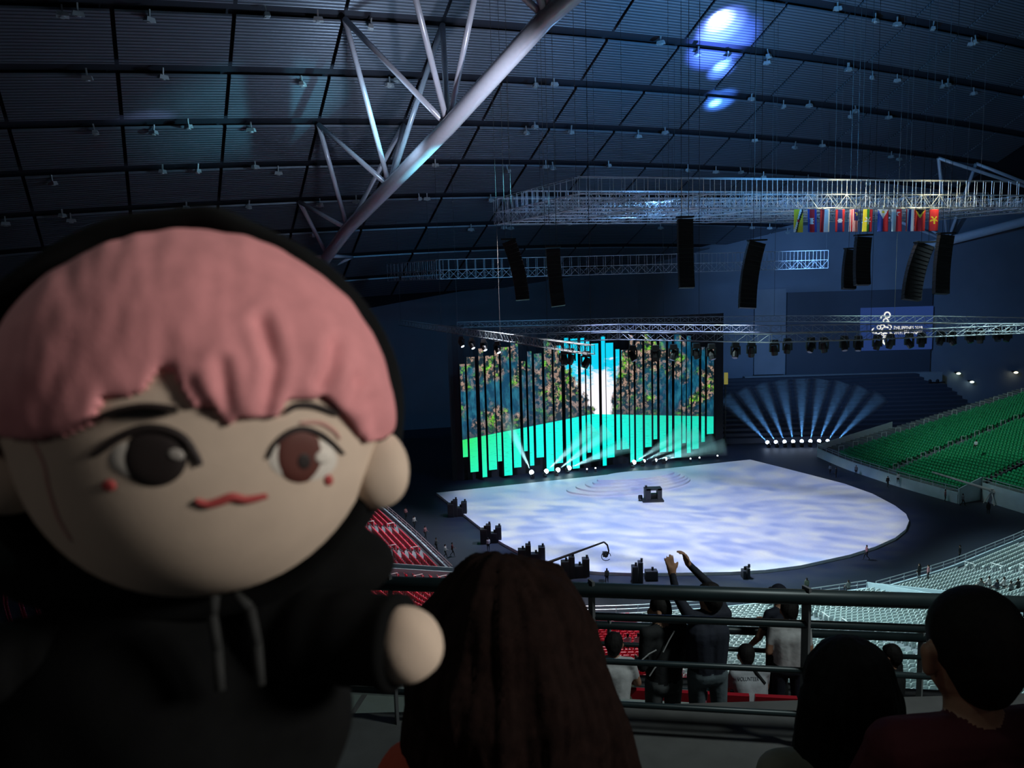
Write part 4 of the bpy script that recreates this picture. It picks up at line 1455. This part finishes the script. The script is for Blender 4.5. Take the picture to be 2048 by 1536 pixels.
# ------------------------------------------------------------------ upper tier under the photographer: steps, walkway, railings
up_root = empty('upper_tier', (0, 3, CAMH - 4), 'concrete steps of the upper tier where the audience sits', 'terrace', kind='structure')
for k, (y0, y1, z) in enumerate([(-3.0, -.35, -1.25), (-.35, 0.60, -1.25), (0.60, 1.28, -1.71), (1.28, 2.15, -2.17), (2.15, 3.0, -2.6), (3.0, 3.85, -3.05), (3.85, 5.95, -3.46)]):
    MB().box((0, (y0 + y1) / 2, CAMH + z - 1.0), (16, y1 - y0, 2.0)).build('step', M_step, up_root)
tilt = Matrix.Rotation(math.atan(-0.16), 3, 'Z')
MB().box((0, 6.2, CAMH - 4.5), (16, 1.75, 1.0), tilt).build('walkway', M_walk, up_root)
MB().box((0, 7.02, CAMH - 3.99), (16, 0.12, 0.06), tilt).build('kerb', mat('kerb_paint', (0.30, 0.34, 0.33), .8, noise=.1, nscale=4), up_root)
MB().box((0, 8.45, CAMH - 5.65), (16, 2.7, 1.0), tilt).build('lower_step', M_step, up_root)
for xx in (-1.62, -.62, .9, 1.9, 2.9):      # floor plate joints of the walkway
    MB().box((xx, 6.5 - .16 * xx, CAMH - 3.998), (0.05, 0.9, 0.008), tilt).build('floor_joint', M_step, up_root)
MB().box((0, 6.05, CAMH - 3.998), (16, 0.06, 0.008), tilt).build('floor_joint', M_step, up_root)


def rail_line(Y0, sl): return lambda X: Vector((X, Y0 + sl * X, 0))


def railing(name, label, Y0, sl, heights, posts, zb, x0=-4.2, x1=5.2, postw=.075, pm=None):
    f = rail_line(Y0, sl)
    t = empty(name, f(0) + Vector((0, 0, CAMH + zb)), label, 'railing')
    for (z, r) in heights:
        MB().cyl(f(x0) + Vector((0, 0, CAMH + z)), f(x1) + Vector((0, 0, CAMH + z)), r, n=14).build('rail', M_rail, t, smooth=True)
    top = max(z + r for z, r in heights)
    d = Vector((1, sl, 0)).normalized()
    for X in posts:
        p = f(X)
        R = Matrix.Rotation(math.atan(sl) + .5, 3, 'Z')
        mb = MB().box(p + Vector((0, 0, CAMH + (zb + top) / 2)), (.022, postw, top - zb + .04), R)
        mb.build('post', pm or M_post, t)
    return t


def rail_x(px, Y0, sl):
    d = ray(px, 1300)
    Y = Y0 / (1 - sl * d.x)
    return d.x * Y


railing('guard_railing', 'dark teal guard railing in front of the audience, nearest', 5.64, -.16, [(-2.30, .056), (-2.505, .030), (-2.86, .023), (-3.20, .023)], [rail_x(p, 5.64, -.16) for p in (-20, 390, 787, 1185, 1611, 2068)], -3.46)
railing('guard_railing', 'lower guard railing beyond the standing people', 9.25, -.16, [(-4.22, .05), (-4.46, .028), (-5.02, .026)], [rail_x(p, 9.25, -.16) for p in (620, 1219, 1842, 2300)], -5.15, x0=-6, x1=8, pm=mat('pale_post_paint', (.35, .38, .38), .5))

# red seats on the step below the walkway
def near_seat(p, label, group, m):
    t = empty('tip_up_seat', p, label, 'seat', group)
    R = tilt
    MB().box(p + R @ Vector((0, -.05, .66)), (.46, .05, .44), R @ Matrix.Rotation(math.radians(12), 3, 'X'), taper=.9).build('backrest', m, t)
    MB().box(p + R @ Vector((0, .10, .46)), (.44, .12, .36), R @ Matrix.Rotation(math.radians(-16), 3, 'X')).build('seat_pan', m, t)
    MB().box(p + R @ Vector((-.2, .02, .22)), (.04, .2, .44), R).box(p + R @ Vector((.2, .02, .22)), (.04, .2, .44), R).build('bracket', M_black, t)
    return t


M_red2 = mat('dark_red_seat_plastic', (0.45, 0.015, 0.03), 0.35)
SPX = [650, 745, 1250, 1345, 1455, 1550, 1650, 1750, 1850]
for k, px in enumerate(SPX):
    X = rail_x(px, 7.95, -.16)
    near_seat(Vector((X, 7.95 - .16 * X, CAMH - 5.15)), '%s dark red tip-up seat from the left below the walkway' % ORD[k], 'red seats below the walkway', M_red2)


def bag(px, py, Y, s, m, label):
    p = at(px, py, Y)
    t = empty('bag', p, label, 'bag')
    MB().ell(p + Vector((0, 0, .12 * s)), .22 * s, .13 * s, .15 * s, nu=18, nv=12, fn=lambda v: 1 + .08 * math.sin(9 * v.x + 5 * v.z)).build('bag_body', m, t, smooth=True)
    MB().tube([p + Vector((.16 * s * math.cos(a), 0, .2 * s + .14 * s * math.sin(a))) for a in np.linspace(0, math.pi, 9)], .012 * s, n=6).build('handle', m, t)


bag(757, 1378, 7.9, 1.0, M_c_white, 'pale slumped bag on a red seat left of the rail post')
bag(668, 1408, 7.9, .6, cloth('blue_white_cloth', (.35, .42, .52)), 'small pale blue bag beside the white bag')
bag(733, 1416, 7.55, .7, cloth('rose_vinyl', (.22, .10, .10)), 'dark shiny bag on the red seat below the white bag')

# ------------------------------------------------------------------ people near the railing
PM = lambda s, p, sk=M_skin: [s, p, sk, SHOE]
person('person with both arms raised, dark navy jacket, at the railing', (1418, 1197), 6.15, 0.15,
       dict(eR=(.10, .14, 1.58), wR=(-.085, .22, 1.78), hdR=(-.35, .0, .95), huR=(.9, 0, .4), curlR=1.3, eL=(-.22, .12, 1.54), wL=(-.24, .18, 1.72), hdL=(-.2, 0, 1), huL=(0, -1, 0), curlL=.25,
            sR=(.15, 0, 1.40), sL=(-.15, 0, 1.40), head=(.02, .02, 1.54), kR=(.11, .0, .48), kL=(-.07, .05, .48)),
       PM(M_c_navy, M_c_jean), 'short', voxel=.011, head_turn=-.5)
person('person in black jacket with white piping, face turned left, behind the railing', (1318, 1222), 6.3, 0.35,
       dict(chest=(.03, .02, 1.22), wR=(.10, .24, 1.0), wL=(-.10, .26, .98), head=(-.02, .04, 1.52)), PM(M_c_black, M_c_grey), 'crop', head_turn=-1.0)
p2o = [o for o in bpy.data.objects if o.get('label', '').startswith('person in black jacket with white piping')][0]
for pts in ([(1349, 1262), (1338, 1280), (1326, 1304)], [(1284, 1320), (1298, 1308), (1313, 1300)], [(1299, 1352), (1308, 1338), (1318, 1326)]):
    MB().pipe([at(x, y, 6.13) for x, y in pts], .006, n=6).build('piping', M_c_white, p2o)
person('standing person in white T-shirt, dark hair, left of the grey post', (1578, 1246), 8.0, -.1, dict(wR=(.15, .25, 1.05), wL=(-.15, .25, 1.05)), PM(M_c_white, M_c_navy), 'short', sleeve='short', floor=CAMH - 5.15)
person('person in navy shirt and cap leaning between two white shirts', (1556, 1275), 8.4, .5, dict(wR=(.12, .3, 1.1), wL=(-.32, .2, .9), eL=(-.30, .02, 1.12)), PM(M_c_navy, M_c_black), 'cap', hairm=M_c_navy, sleeve='short', floor=CAMH - 5.15)
person('stooping person in pale grey printed T-shirt with black strap', (1492, 1312), 7.9, .1, dict(chest=(0, .08, 1.02), neck=(0, .14, 1.17), head=(0, .2, 1.28), pelvis=(0, 0, .74), sR=(.17, .1, 1.14), sL=(-.17, .1, 1.14), eR=(.22, .2, .9), wR=(.1, .4, .86), eL=(-.22, .2, .9), wL=(-.1, .4, .86), hR=(.09, 0, .72), hL=(-.09, 0, .72), kR=(.1, .2, .42), kL=(-.1, .2, .42)),
       PM(cloth('pale_grey_cloth', (.42, .44, .48)), M_c_black), 'crop', sleeve='short')
person('seated person in white shirt half hidden by the curly head', (1228, 1290), 7.6, -.2, SIT, PM(M_c_white, M_c_olive), 'short', sleeve='short')
person('person in dark jacket turning left beyond the long-haired woman', (1782, 1312), 8.2, .8, dict(wR=(.2, .2, 1.0)), PM(M_c_black, M_c_olive), 'short')
person('seated person in dark clothes low behind the grey post, right', (1808, 1420), 7.7, .3, SIT, PM(M_c_grey, M_c_black), 'short')

# ------------------------------------------------------------------ audience just in front of the lens (seen from behind)
person('person with dark brown fluffy hair and orange-red top, close in front', (1010, 1352), 1.0, 0.0, dict(SIT, sL=(-.112, .03, 1.06), sR=(.15, .03, 1.00), eL=(-.15, .14, .80)), PM(M_c_orange, M_c_black), 'fluffy', hairm=M_brownhair, voxel=.010, scale=1.06)
person('woman with long straight black hair in checked shirt, front right', (1690, 1392), 1.85, 0.1, SIT, PM(cloth('pale_check_cloth', (.30, .27, .22)), M_c_black), 'long', voxel=.011, scale=1.06)
person('man with short black hair in maroon T-shirt, far right', (1942, 1308), 1.55, 0.1, SIT, PM(M_c_maroon, M_c_black), 'crop', voxel=.0065, scale=1.06, sleeve='short')

for o_, lab in [(o, o['label']) for o in list(bpy.data.objects) if o.get('label', '').startswith(('person with dark brown', 'woman with long', 'man with short'))]:
    near_seat(Vector(o_.location) + Vector((0, -.02, -.02)), 'seat of the ' + lab.split(' ')[0] + ' with ' + ('fluffy brown hair' if 'brown' in lab else ('long black hair' if 'long' in lab else 'maroon T-shirt')), 'seats of the nearest spectators', M_red2)


def on_body(root, px, py, lift=.006):
    d = ray(px, py).normalized()
    if root.name not in BVH:
        me = [c for c in root.children if c.name.startswith('body')][0].data
        BVH[root.name] = BVHTree.FromPolygons([v.co for v in me.vertices], [tuple(p.vertices) for p in me.polygons])
    loc = BVH[root.name].ray_cast(CAM - Vector(root.location), d)[0]
    if loc is None: return at(px, py, root.location.y - .14)
    return Vector(root.location) + loc - d * lift


BVH = {}
s1 = [o for o in bpy.data.objects if o.get('label', '').startswith('stooping person')][0]
bpy.context.view_layer.update()
MB().pipe([on_body(s1, 1503 + 27 * k / 8, 1333 + 34 * k / 8, .008) for k in range(9)], .016, n=8).build('strap', M_c_black, s1)
_cu = bpy.data.curves.new('print', 'FONT'); _cu.body = 'VOLUNTEER'; _cu.size = 1.0
_o = bpy.data.objects.new('tmp', _cu); COL.objects.link(_o)
_dg = bpy.context.evaluated_depsgraph_get(); _dg.update()
_me = bpy.data.meshes.new_from_object(_o.evaluated_get(_dg)); bpy.data.objects.remove(_o)
_xs = [v.co.x for v in _me.vertices]; _ys = [v.co.y for v in _me.vertices]
MB().add([on_body(s1, 1476 + 42 * (v.co.x - min(_xs)) / (max(_xs) - min(_xs)), 1362 - 8 * (v.co.y - min(_ys)) / (max(_ys) - min(_ys)), .004) for v in _me.vertices], [tuple(p.vertices) for p in _me.polygons]).build('shirt_print', M_c_navy, s1)

# ------------------------------------------------------------------ far figures on the arena floor and stands
def tiny(pose, n, **kw):
    c, V, f = figure(pose, detail=False, **kw)
    hc = hair_caps(V['head'], f, 'short')
    c += [(a, ra * .97, b, rb * .97, 4) for a, ra, b, rb, mi in hc]
    return fuse(c, .045, [M_c_grey, M_c_black, M_skin, SHOE, M_hair], 1)


WALK = dict(kR=(.09, .2, .5), aR=(.09, .26, .1), kL=(-.09, .02, .48), aL=(-.09, -.3, .14), tR=(.1, .42, .05), tL=(-.1, -.14, .06), wL=(-.22, .28, .95), wR=(.24, -.1, .86))
ME_W, ME_S, ME_T = tiny(WALK, 1), tiny({}, 2), tiny(SIT, 3)


def far_person(me, px, py, z, yaw, sh, label, group=None, pants=None, s=1.05):
    p = atz(px, py, z)
    o = bpy.data.objects.new('person', me)
    COL.objects.link(o)
    o.location = p
    o.rotation_euler = (0, 0, yaw)
    o.scale = (s, s, s)
    for i, m in ((0, sh), (1, pants or M_c_black)):
        o.material_slots[i].link = 'OBJECT'
        o.material_slots[i].material = m
    set_props(o, label, 'person', group)


for k, (x, y) in enumerate([(812, 1039), (829, 1057), (851, 1078), (873, 1103), (891, 1117), (905, 1113)]):
    far_person(ME_W, x, y, 0, -2.7 + .2 * k, (M_c_pink, M_c_white, M_c_pink, M_c_grey, M_c_white, M_c_maroon)[k], '%s walking person of the line beside the red seats, from back' % ORD[k], 'people walking past the red seats')
far_person(ME_S, 977, 1103, 0, .5, M_c_white, 'standing person in white beside the second speaker stack')
far_person(ME_S, 1214, 1168, 0, .2, M_c_grey, 'lone standing person below the stage front')
far_person(ME_S, 1613, 1190, 1.4, .1, M_c_olive, 'person standing at the rail above the white seats')
far_person(ME_T, 1697, 1188, 1.9, .2, M_c_grey, 'person seated alone among the white seats')
far_person(ME_S, 1838, 1160, 1.6, .4, M_c_black, 'dark figure standing among white seats, left of a pair')
far_person(ME_S, 1856, 1163, 1.8, .9, M_c_pink, 'pink-topped figure standing among white seats, right of a pair')
far_person(ME_S, 1919, 1120, 0, 1.2, M_c_black, 'dark figure on the floor before the white right stand')
far_person(ME_S, 1796, 968, 0.6, 2.4, M_c_white, 'figure in white at the foot of the green seats')
far_person(ME_T, 1952, 898, 5.5, 2.2, M_c_white, 'figure in white seated beside the green aisle')
for k, (x, y) in enumerate([(1962, 1186), (1978, 1182), (1994, 1189), (2008, 1184), (2022, 1192), (2036, 1187)]):
    far_person(ME_T, x, y, 3.6, .3, (M_c_grey, M_c_white, M_c_navy, M_c_white, M_c_grey, M_c_black)[k], '%s from left of six people seated together in white stand' % ORD[k], 'people seated at the right edge')
for k, (x, y) in enumerate([(1238, 1306), (1256, 1309), (1277, 1308)]):
    far_person(ME_T, x, y, 8.2, .1, M_c_white, '%s person in white seated among the near red seats, from left' % ORD[k], 'people among the near red seats')
for k, (x, y) in enumerate([(1660, 950), (1672, 956), (1733, 1120), (1712, 952), (1775, 975), (1890, 1003), (1925, 1012), (1976, 1030)]):
    far_person(ME_S if k % 2 else ME_W, x, y, 0, k * .8, (M_c_grey, M_c_black, M_c_pink)[k % 3], '%s dark figure from left on the dark floor right of stage' % ORD[k], 'crew on the dark floor right of the stage')

# ------------------------------------------------------------------ plush doll held up close to the lens
def pd(px, py, D):
    return CAM + (FW + CR * ((px - 1024) / FPX) - CU * ((py - 768) / FPX)) * D


DH = 0.36
PXM = FPX / DH
doll = empty('plush_doll', pd(380, 1536, 0.37), 'plush doll with pink hair, black hood and hoodie, held close', 'doll')
RC = Matrix((CR, CU, FW)).transposed()          # local (right, up, away)
HC = pd(395, 835, DH)
HA, HB, HE = 372 / PXM, 350 / PXM, 0.070
M_plush = mat('beige_plush', (0.64, 0.52, 0.42), 0.95, noise=.05, nscale=60, bump=.5, bscale=900, sheen=.3)
M_pink = mat('pink_plush', (0.70, 0.29, 0.31), 0.95, noise=.10, nscale=70, bump=.6, bscale=700, sheen=.3)
M_hood = mat('black_fleece', (0.005, 0.0055, 0.006), 0.98, noise=.2, nscale=60, bump=.5, bscale=600, sheen=.03, spec=.1)
M_thread_k = mat('dark_brown_thread', (0.016, 0.010, 0.010), .7, bump=.5, bscale=1500)
M_thread_b = mat('red_brown_thread', (0.10, 0.025, 0.018), .7, bump=.5, bscale=1500)
M_thread_w = mat('white_thread', (0.72, 0.68, 0.62), .7, bump=.5, bscale=1500)
M_thread_r = mat('red_thread', (0.42, 0.06, 0.06), .7, bump=.5, bscale=1500)
M_thread_p = mat('rose_thread', (0.55, 0.28, 0.25), .8, bump=.5, bscale=1500)


def head_fn(v):
    """v unit direction in head space -> radius factor: flat cheeks, full jaw"""
    q = min(1, max(0, (.12 - v.y) / .35)); q = q * q * (3 - 2 * q)
    k = 1.0 - (.10 if v.x < 0 else .012) * v.x * v.x * q
    return k


def head_hit(px, py, lift=0.0):
    d = (FW + CR * ((px - 1024) / FPX) - CU * ((py - 768) / FPX)).normalized()
    o = CAM - HC
    ol = Vector((o.dot(CR) / HA, o.dot(CU) / HB, o.dot(FW) / HE)); dl = Vector((d.dot(CR) / HA, d.dot(CU) / HB, d.dot(FW) / HE))
    A, B, Cc = dl.dot(dl), 2 * ol.dot(dl), ol.dot(ol) - 1
    q = B * B - 4 * A * Cc
    t = (-B - math.sqrt(max(0, q))) / (2 * A)
    p = CAM + d * t
    l = p - HC
    n = (CR * (l.dot(CR) / HA ** 2) + CU * (l.dot(CU) / HB ** 2) + FW * (l.dot(FW) / HE ** 2)).normalized()
    lu = Vector((l.dot(CR) / HA, l.dot(CU) / HB, l.dot(FW) / HE)).normalized()
    return HC + l * head_fn(lu) + n * lift, n


MB().ell(HC, HA, HB, HE, RC, nu=64, nv=48, fn=head_fn).build('head', M_plush, doll, smooth=True)
head_o = [c for c in doll.children if c.name.startswith('head')][0]


def stroke(name, pts, w, m, lift, parent):
    P = [Vector((*q, 0)) for q in pts]
    res = []
    n = 6
    for i in range(len(P) - 1):          # Catmull-Rom
        p0, p1, p2, p3 = P[max(i - 1, 0)], P[i], P[i + 1], P[min(i + 2, len(P) - 1)]
        for k in range(n):
            t = k / n
            res.append(0.5 * ((2 * p1) + (p2 - p0) * t + (2 * p0 - 5 * p1 + 4 * p2 - p3) * t * t + (3 * p1 - p0 - 3 * p2 + p3) * t ** 3))
    res.append(P[-1])
    mb = MB()
    N = len(res)
    for i, p in enumerate(res):
        d = (res[min(i + 1, N - 1)] - res[max(i - 1, 0)]).normalized()
        s = Vector((-d.y, d.x, 0))
        ww = w * (0.35 + 0.65 * math.sin(math.pi * min(1, max(0, (i + .6) / (N + .2)))) ** .5)
        for k, (o, l) in enumerate(((-.5, 0), (-.3, .8), (0, 1), (.3, .8), (.5, 0))):
            q = p + s * ww * o
            mb.v.append(tuple(head_hit(q.x, q.y, lift * l + .0001)[0]))
    for i in range(N - 1):
        for k in range(4):
            a = i * 5 + k
            mb.f.append((a, a + 5, a + 6, a + 1)); mb.m.append(0)
    return mb.build(name, m, parent, smooth=True)


def blob(name, cx, cy, rx, ry, m, lift, parent, rot=0.0):
    mb = MB()
    rings, n = 7, 32
    for j in range(rings + 1):
        r = j / rings
        for i in range(n):
            a = 2 * math.pi * i / n
            x, y = rx * r * math.cos(a), ry * r * math.sin(a)
            q = (cx + x * math.cos(rot) - y * math.sin(rot), cy + x * math.sin(rot) + y * math.cos(rot))
            mb.v.append(tuple(head_hit(*q, lift * (1 - r ** 6) + .0001)[0]))
    for j in range(rings):
        for i in range(n):
            a, b = j * n + i, j * n + (i + 1) % n
            mb.f.append((a, a + n, b + n, b)); mb.m.append(0)
    return mb.build(name, m, parent, smooth=True)


eyeL = blob('eye', 275, 920, 56, 38, M_thread_w, .0006, doll, .1)
blob('iris', 308, 917, 66, 57, M_thread_k, .0011, eyeL)
blob('highlight', 352, 908, 19, 13, mat('grey_thread', (.32, .30, .28), .8), .0016, eyeL, .3)
stroke('lash', [(183, 912), (205, 898), (240, 874), (285, 858), (330, 860), (368, 878), (390, 908), (402, 930)], 20, M_thread_k, .0016, eyeL)
eyeR = blob('eye', 607, 918, 70, 45, M_thread_w, .0006, doll, .05)
iR = blob('iris', 600, 913, 50, 54, M_thread_b, .0011, eyeR)
blob('pupil', 607, 922, 17, 20, M_thread_k, .0015, eyeR)
blob('highlight', 645, 914, 19, 15, M_thread_w, .0017, eyeR, -.2)
stroke('lash', [(537, 915), (550, 888), (577, 866), (607, 858), (640, 868), (668, 888), (688, 908)], 13, M_thread_k, .0014, eyeR)
stroke('eyelid_fold', [(600, 846), (640, 846), (668, 862), (680, 878)], 9, M_thread_p, .0009, eyeR)
stroke('eyebrow', [(213, 832), (250, 820), (300, 814), (362, 820)], 19, M_thread_k, .0062, doll)
stroke('eyebrow', [(568, 826), (592, 812), (630, 813), (672, 829)], 15, M_thread_k, .0022, doll)
stroke('mouth', [(392, 1001), (415, 1009), (440, 1003), (465, 995), (495, 1000), (535, 992)], 19, M_thread_r, .0013, doll)
blob('cheek_mark', 218, 971, 15, 12, M_thread_r, .001, doll)
blob('cheek_mark', 659, 961, 9, 11, M_thread_r, .001, doll)
stroke('side_seam', [(62, 885), (82, 930), (92, 980), (112, 1040), (140, 1085)], 8, M_thread_p, .0004, doll)

# hair: a thick pile shell with cut bangs, locks and grooves
BANG = [(-400, 880), (0, 872), (66, 884), (140, 872), (190, 850), (214, 800), (290, 792), (303, 770), (325, 742), (347, 752), (368, 800), (391, 828), (420, 812), (440, 838), (457, 864), (475, 838), (497, 834), (549, 842), (575, 804), (640, 798), (672, 826), (700, 858), (729, 888), (760, 880), (1200, 870)]
GROOVE = [([(655, 700), (648, 740), (633, 770)], 1.6), ([(699, 765), (694, 800)], 1.4), ([(518, 655), (545, 734), (527, 820)], 1.8), ([(725, 805), (743, 866)], 1.3), ([(444, 735), (450, 790), (457, 839)], 1.4), ([(380, 770), (405, 815)], 1.2)]
bx_, by_ = np.array([b[0] for b in BANG], float), np.array([b[1] for b in BANG], float)


def seg_d(x, y, pts):
    best = 1e9
    for (x0, y0), (x1, y1) in zip(pts[:-1], pts[1:]):
        L2 = (x1 - x0) ** 2 + (y1 - y0) ** 2
        t = min(1, max(0, ((x - x0) * (x1 - x0) + (y - y0) * (y1 - y0)) / L2))
        best = min(best, math.hypot(x - x0 - t * (x1 - x0), y - y0 - t * (y1 - y0)))
    return best


def hair_mesh():
    from mathutils import noise as mn
    nu, nv = 300, 190
    P, keep, IN = [], [], []
    for j in range(nv + 1):
        ph = math.pi * j / nv
        for i in range(nu):
            th = 2 * math.pi * i / nu
            v = Vector((math.sin(ph) * math.cos(th), math.cos(ph), -math.sin(ph) * math.sin(th)))   # right, up, away
            n = (CR * (v.x / HA) + CU * (v.y / HB) + FW * (v.z / HE)).normalized()
            p = HC + CR * (v.x * HA) + CU * (v.y * HB) + FW * (v.z * HE)
            px, py = pix(p)
            facing = n.dot((CAM - p).normalized()) > 0.02
            yb = float(np.interp(px, bx_, by_))
            if facing:
                k = py < yb
                edge = max(0.0, (yb - py))
            else:
                k = v.y > -0.16
                edge = 60
            t = .0010 + .0040 * (1 - math.exp(-edge / 16))
            t += .0012 * mn.noise(Vector((px * .009, py * .006, 0))) + .0006 * mn.noise(Vector((px * .03, py * .014, 3)))
            if facing and py > 560:
                for g, dp in GROOVE:
                    d = seg_d(px, py, g)
                    if d < 60: t -= dp * .0013 * math.exp(-(d / 13) ** 2) - dp * .0005 * math.exp(-((d - 30) / 14) ** 2)
            P.append(p + n * max(.0004, t)); IN.append(p - n * .001); keep.append(k)
    mb = MB()
    idx = {}
    for q in range(len(P)):
        if keep[q]:
            idx[q] = len(mb.v); mb.v.append(tuple(P[q]))
    cnt = {}
    for j in range(nv):
        for i in range(nu):
            a, b = j * nu + i, j * nu + (i + 1) % nu
            f = (a, a + nu, b + nu, b)
            if all(keep[q] for q in f):
                mb.f.append(tuple(idx[q] for q in f)); mb.m.append(0)
                for e in range(4):
                    ed = (f[e], f[(e + 1) % 4]); kk = tuple(sorted(ed))
                    cnt.setdefault(kk, []).append(ed)
    for kk, es in cnt.items():
        if len(es) == 1:
            a, b = es[0]
            q = len(mb.v)
            mb.v += [tuple(IN[a]), tuple(IN[b])]
            mb.f.append((idx[b], idx[a], q, q + 1)); mb.m.append(0)
    return mb


hair_mesh().build('hair', M_pink, doll, smooth=True)

# hood: open shell behind the head with a rolled rim
def hood_mesh():
    c = pd(388, 832, 0.378)
    s = FPX / 0.372
    a, b, e = 424 / s, 408 / s, 0.088
    nu, nv = 96, 30
    mb = MB()
    from mathutils import noise as mn
    prof = []
    for j in range(nv + 1):
        ph = math.radians(-14) + (math.pi / 2 + math.radians(14)) * j / nv     # from the rim, in front, to the back pole
        prof.append((math.cos(ph), math.sin(ph)))
    rim = []
    for j in range(9):                                                          # rolled rim, turning inwards
        an = math.pi * j / 8
        rim.append((math.cos(math.radians(-14)) - .055 + .055 * math.cos(an) , math.sin(math.radians(-14)) - .055 * math.sin(an)))
    full = list(reversed(rim))[:-1] + prof
    for (rr, dz) in full:
        for i in range(nu):
            th = 2 * math.pi * i / nu
            x, y = math.cos(th), math.sin(th)
            k = 1 + .018 * mn.noise(Vector((x * 2, y * 2, dz)))
            # the hood flares at the photo's upper left and has a small point on top
            k += .10 * max(0, -x) ** 2 * max(0, .8 - abs(y - .55)) + .035 * math.exp(-((th - 1.42) / .12) ** 2)
            mb.v.append(tuple(c + CR * (a * rr * x * k) + CU * (b * rr * y * k) + FW * (e * dz)))
    for j in range(len(full) - 1):
        for i in range(nu):
            q, r = j * nu + i, j * nu + (i + 1) % nu
            mb.f.append((q, q + nu, r + nu, r)); mb.m.append(0)
    return mb


hood_mesh().build('hood', M_hood, doll, smooth=True)
lump = lambda k: (lambda v: 1 + k * math.sin(3 * v.x + 2 * v.y) * math.cos(2.5 * v.z + v.x))
MB().ell(pd(750, 937, .362), 68 / PXM, 84 / PXM, .014, RC @ Matrix.Rotation(.12, 3, 'Z'), nu=32, nv=24, fn=lump(.03)).build('ear', M_plush, doll, smooth=True)
MB().ell(pd(18, 962, .346), 76 / PXM, 66 / PXM, .014, RC, nu=32, nv=24, fn=lump(.03)).build('ear', M_plush, doll, smooth=True)
hoodie = MB()
hoodie.ell(pd(335, 1440, .385), 368 / PXM * 1.05, 320 / PXM, .055, RC, nu=64, nv=40, fn=lambda v: 1 + .03 * math.sin(7 * v.x + 3 * v.y) * (.5 + .5 * math.cos(5 * v.y)))
bod = hoodie.build('hoodie', M_hood, doll, smooth=True)
MB().ell(pd(385, 1120, .400), 415 / PXM * 1.08, 130 / PXM, .05, RC, nu=48, nv=24, fn=lump(.04)).build('hood_collar', M_hood, doll, smooth=True)


def sleeve(p0, p1, r0, r1):
    mb = MB()
    n, m = 28, 16
    d = (p1 - p0).normalized(); a = d.orthogonal().normalized(); b = d.cross(a)
    for j in range(m + 1):
        t = j / m
        r = r0 + (r1 - r0) * t + .0012 * math.sin(t * 22) * (1 - t) + (.0015 if t > .9 else 0)
        for i in range(n):
            th = 2 * math.pi * i / n
            mb.v.append(tuple(p0.lerp(p1, t) + (a * math.cos(th) + b * math.sin(th)) * r * (1 + .03 * math.sin(2 * th + 9 * t))))
    for j in range(m):
        for i in range(n):
            q, r_ = j * n + i, j * n + (i + 1) % n
            mb.f.append((q, r_, r_ + n, q + n)); mb.m.append(0)
    mb.f += [tuple(range(n - 1, -1, -1)), tuple(m * n + i for i in range(n))]; mb.m += [0, 0]
    return mb


sR = sleeve(pd(540, 1262, .372), pd(800, 1284, .352), 100 / PXM, 86 / PXM).build('sleeve', M_hood, doll, smooth=True)
MB().ell(pd(812, 1290, .350), 72 / PXM, 74 / PXM, .015, RC @ Matrix.Rotation(.35, 3, 'Z'), nu=32, nv=24, fn=lump(.03)).build('hand', M_plush, sR, smooth=True)
sL = sleeve(pd(200, 1300, .372), pd(-70, 1345, .358), 100 / PXM, 84 / PXM).build('sleeve', M_hood, doll, smooth=True)
MB().ell(pd(-100, 1350, .356), 66 / PXM, 74 / PXM, .015, RC, nu=24, nv=16).build('hand', M_plush, sL, smooth=True)
M_cord = mat('charcoal_cord', (0.012, 0.014, 0.015), .9)
for pts in ([(470, 1190), (500, 1215), (515, 1290), (520, 1370)], [(430, 1192), (425, 1230), (435, 1300), (440, 1380)]):
    MB().tube([pd(x, y, .333 - .00002 * (y - 1190)) for x, y in pts], .0022, n=8).build('drawstring', M_cord, bod, smooth=True)
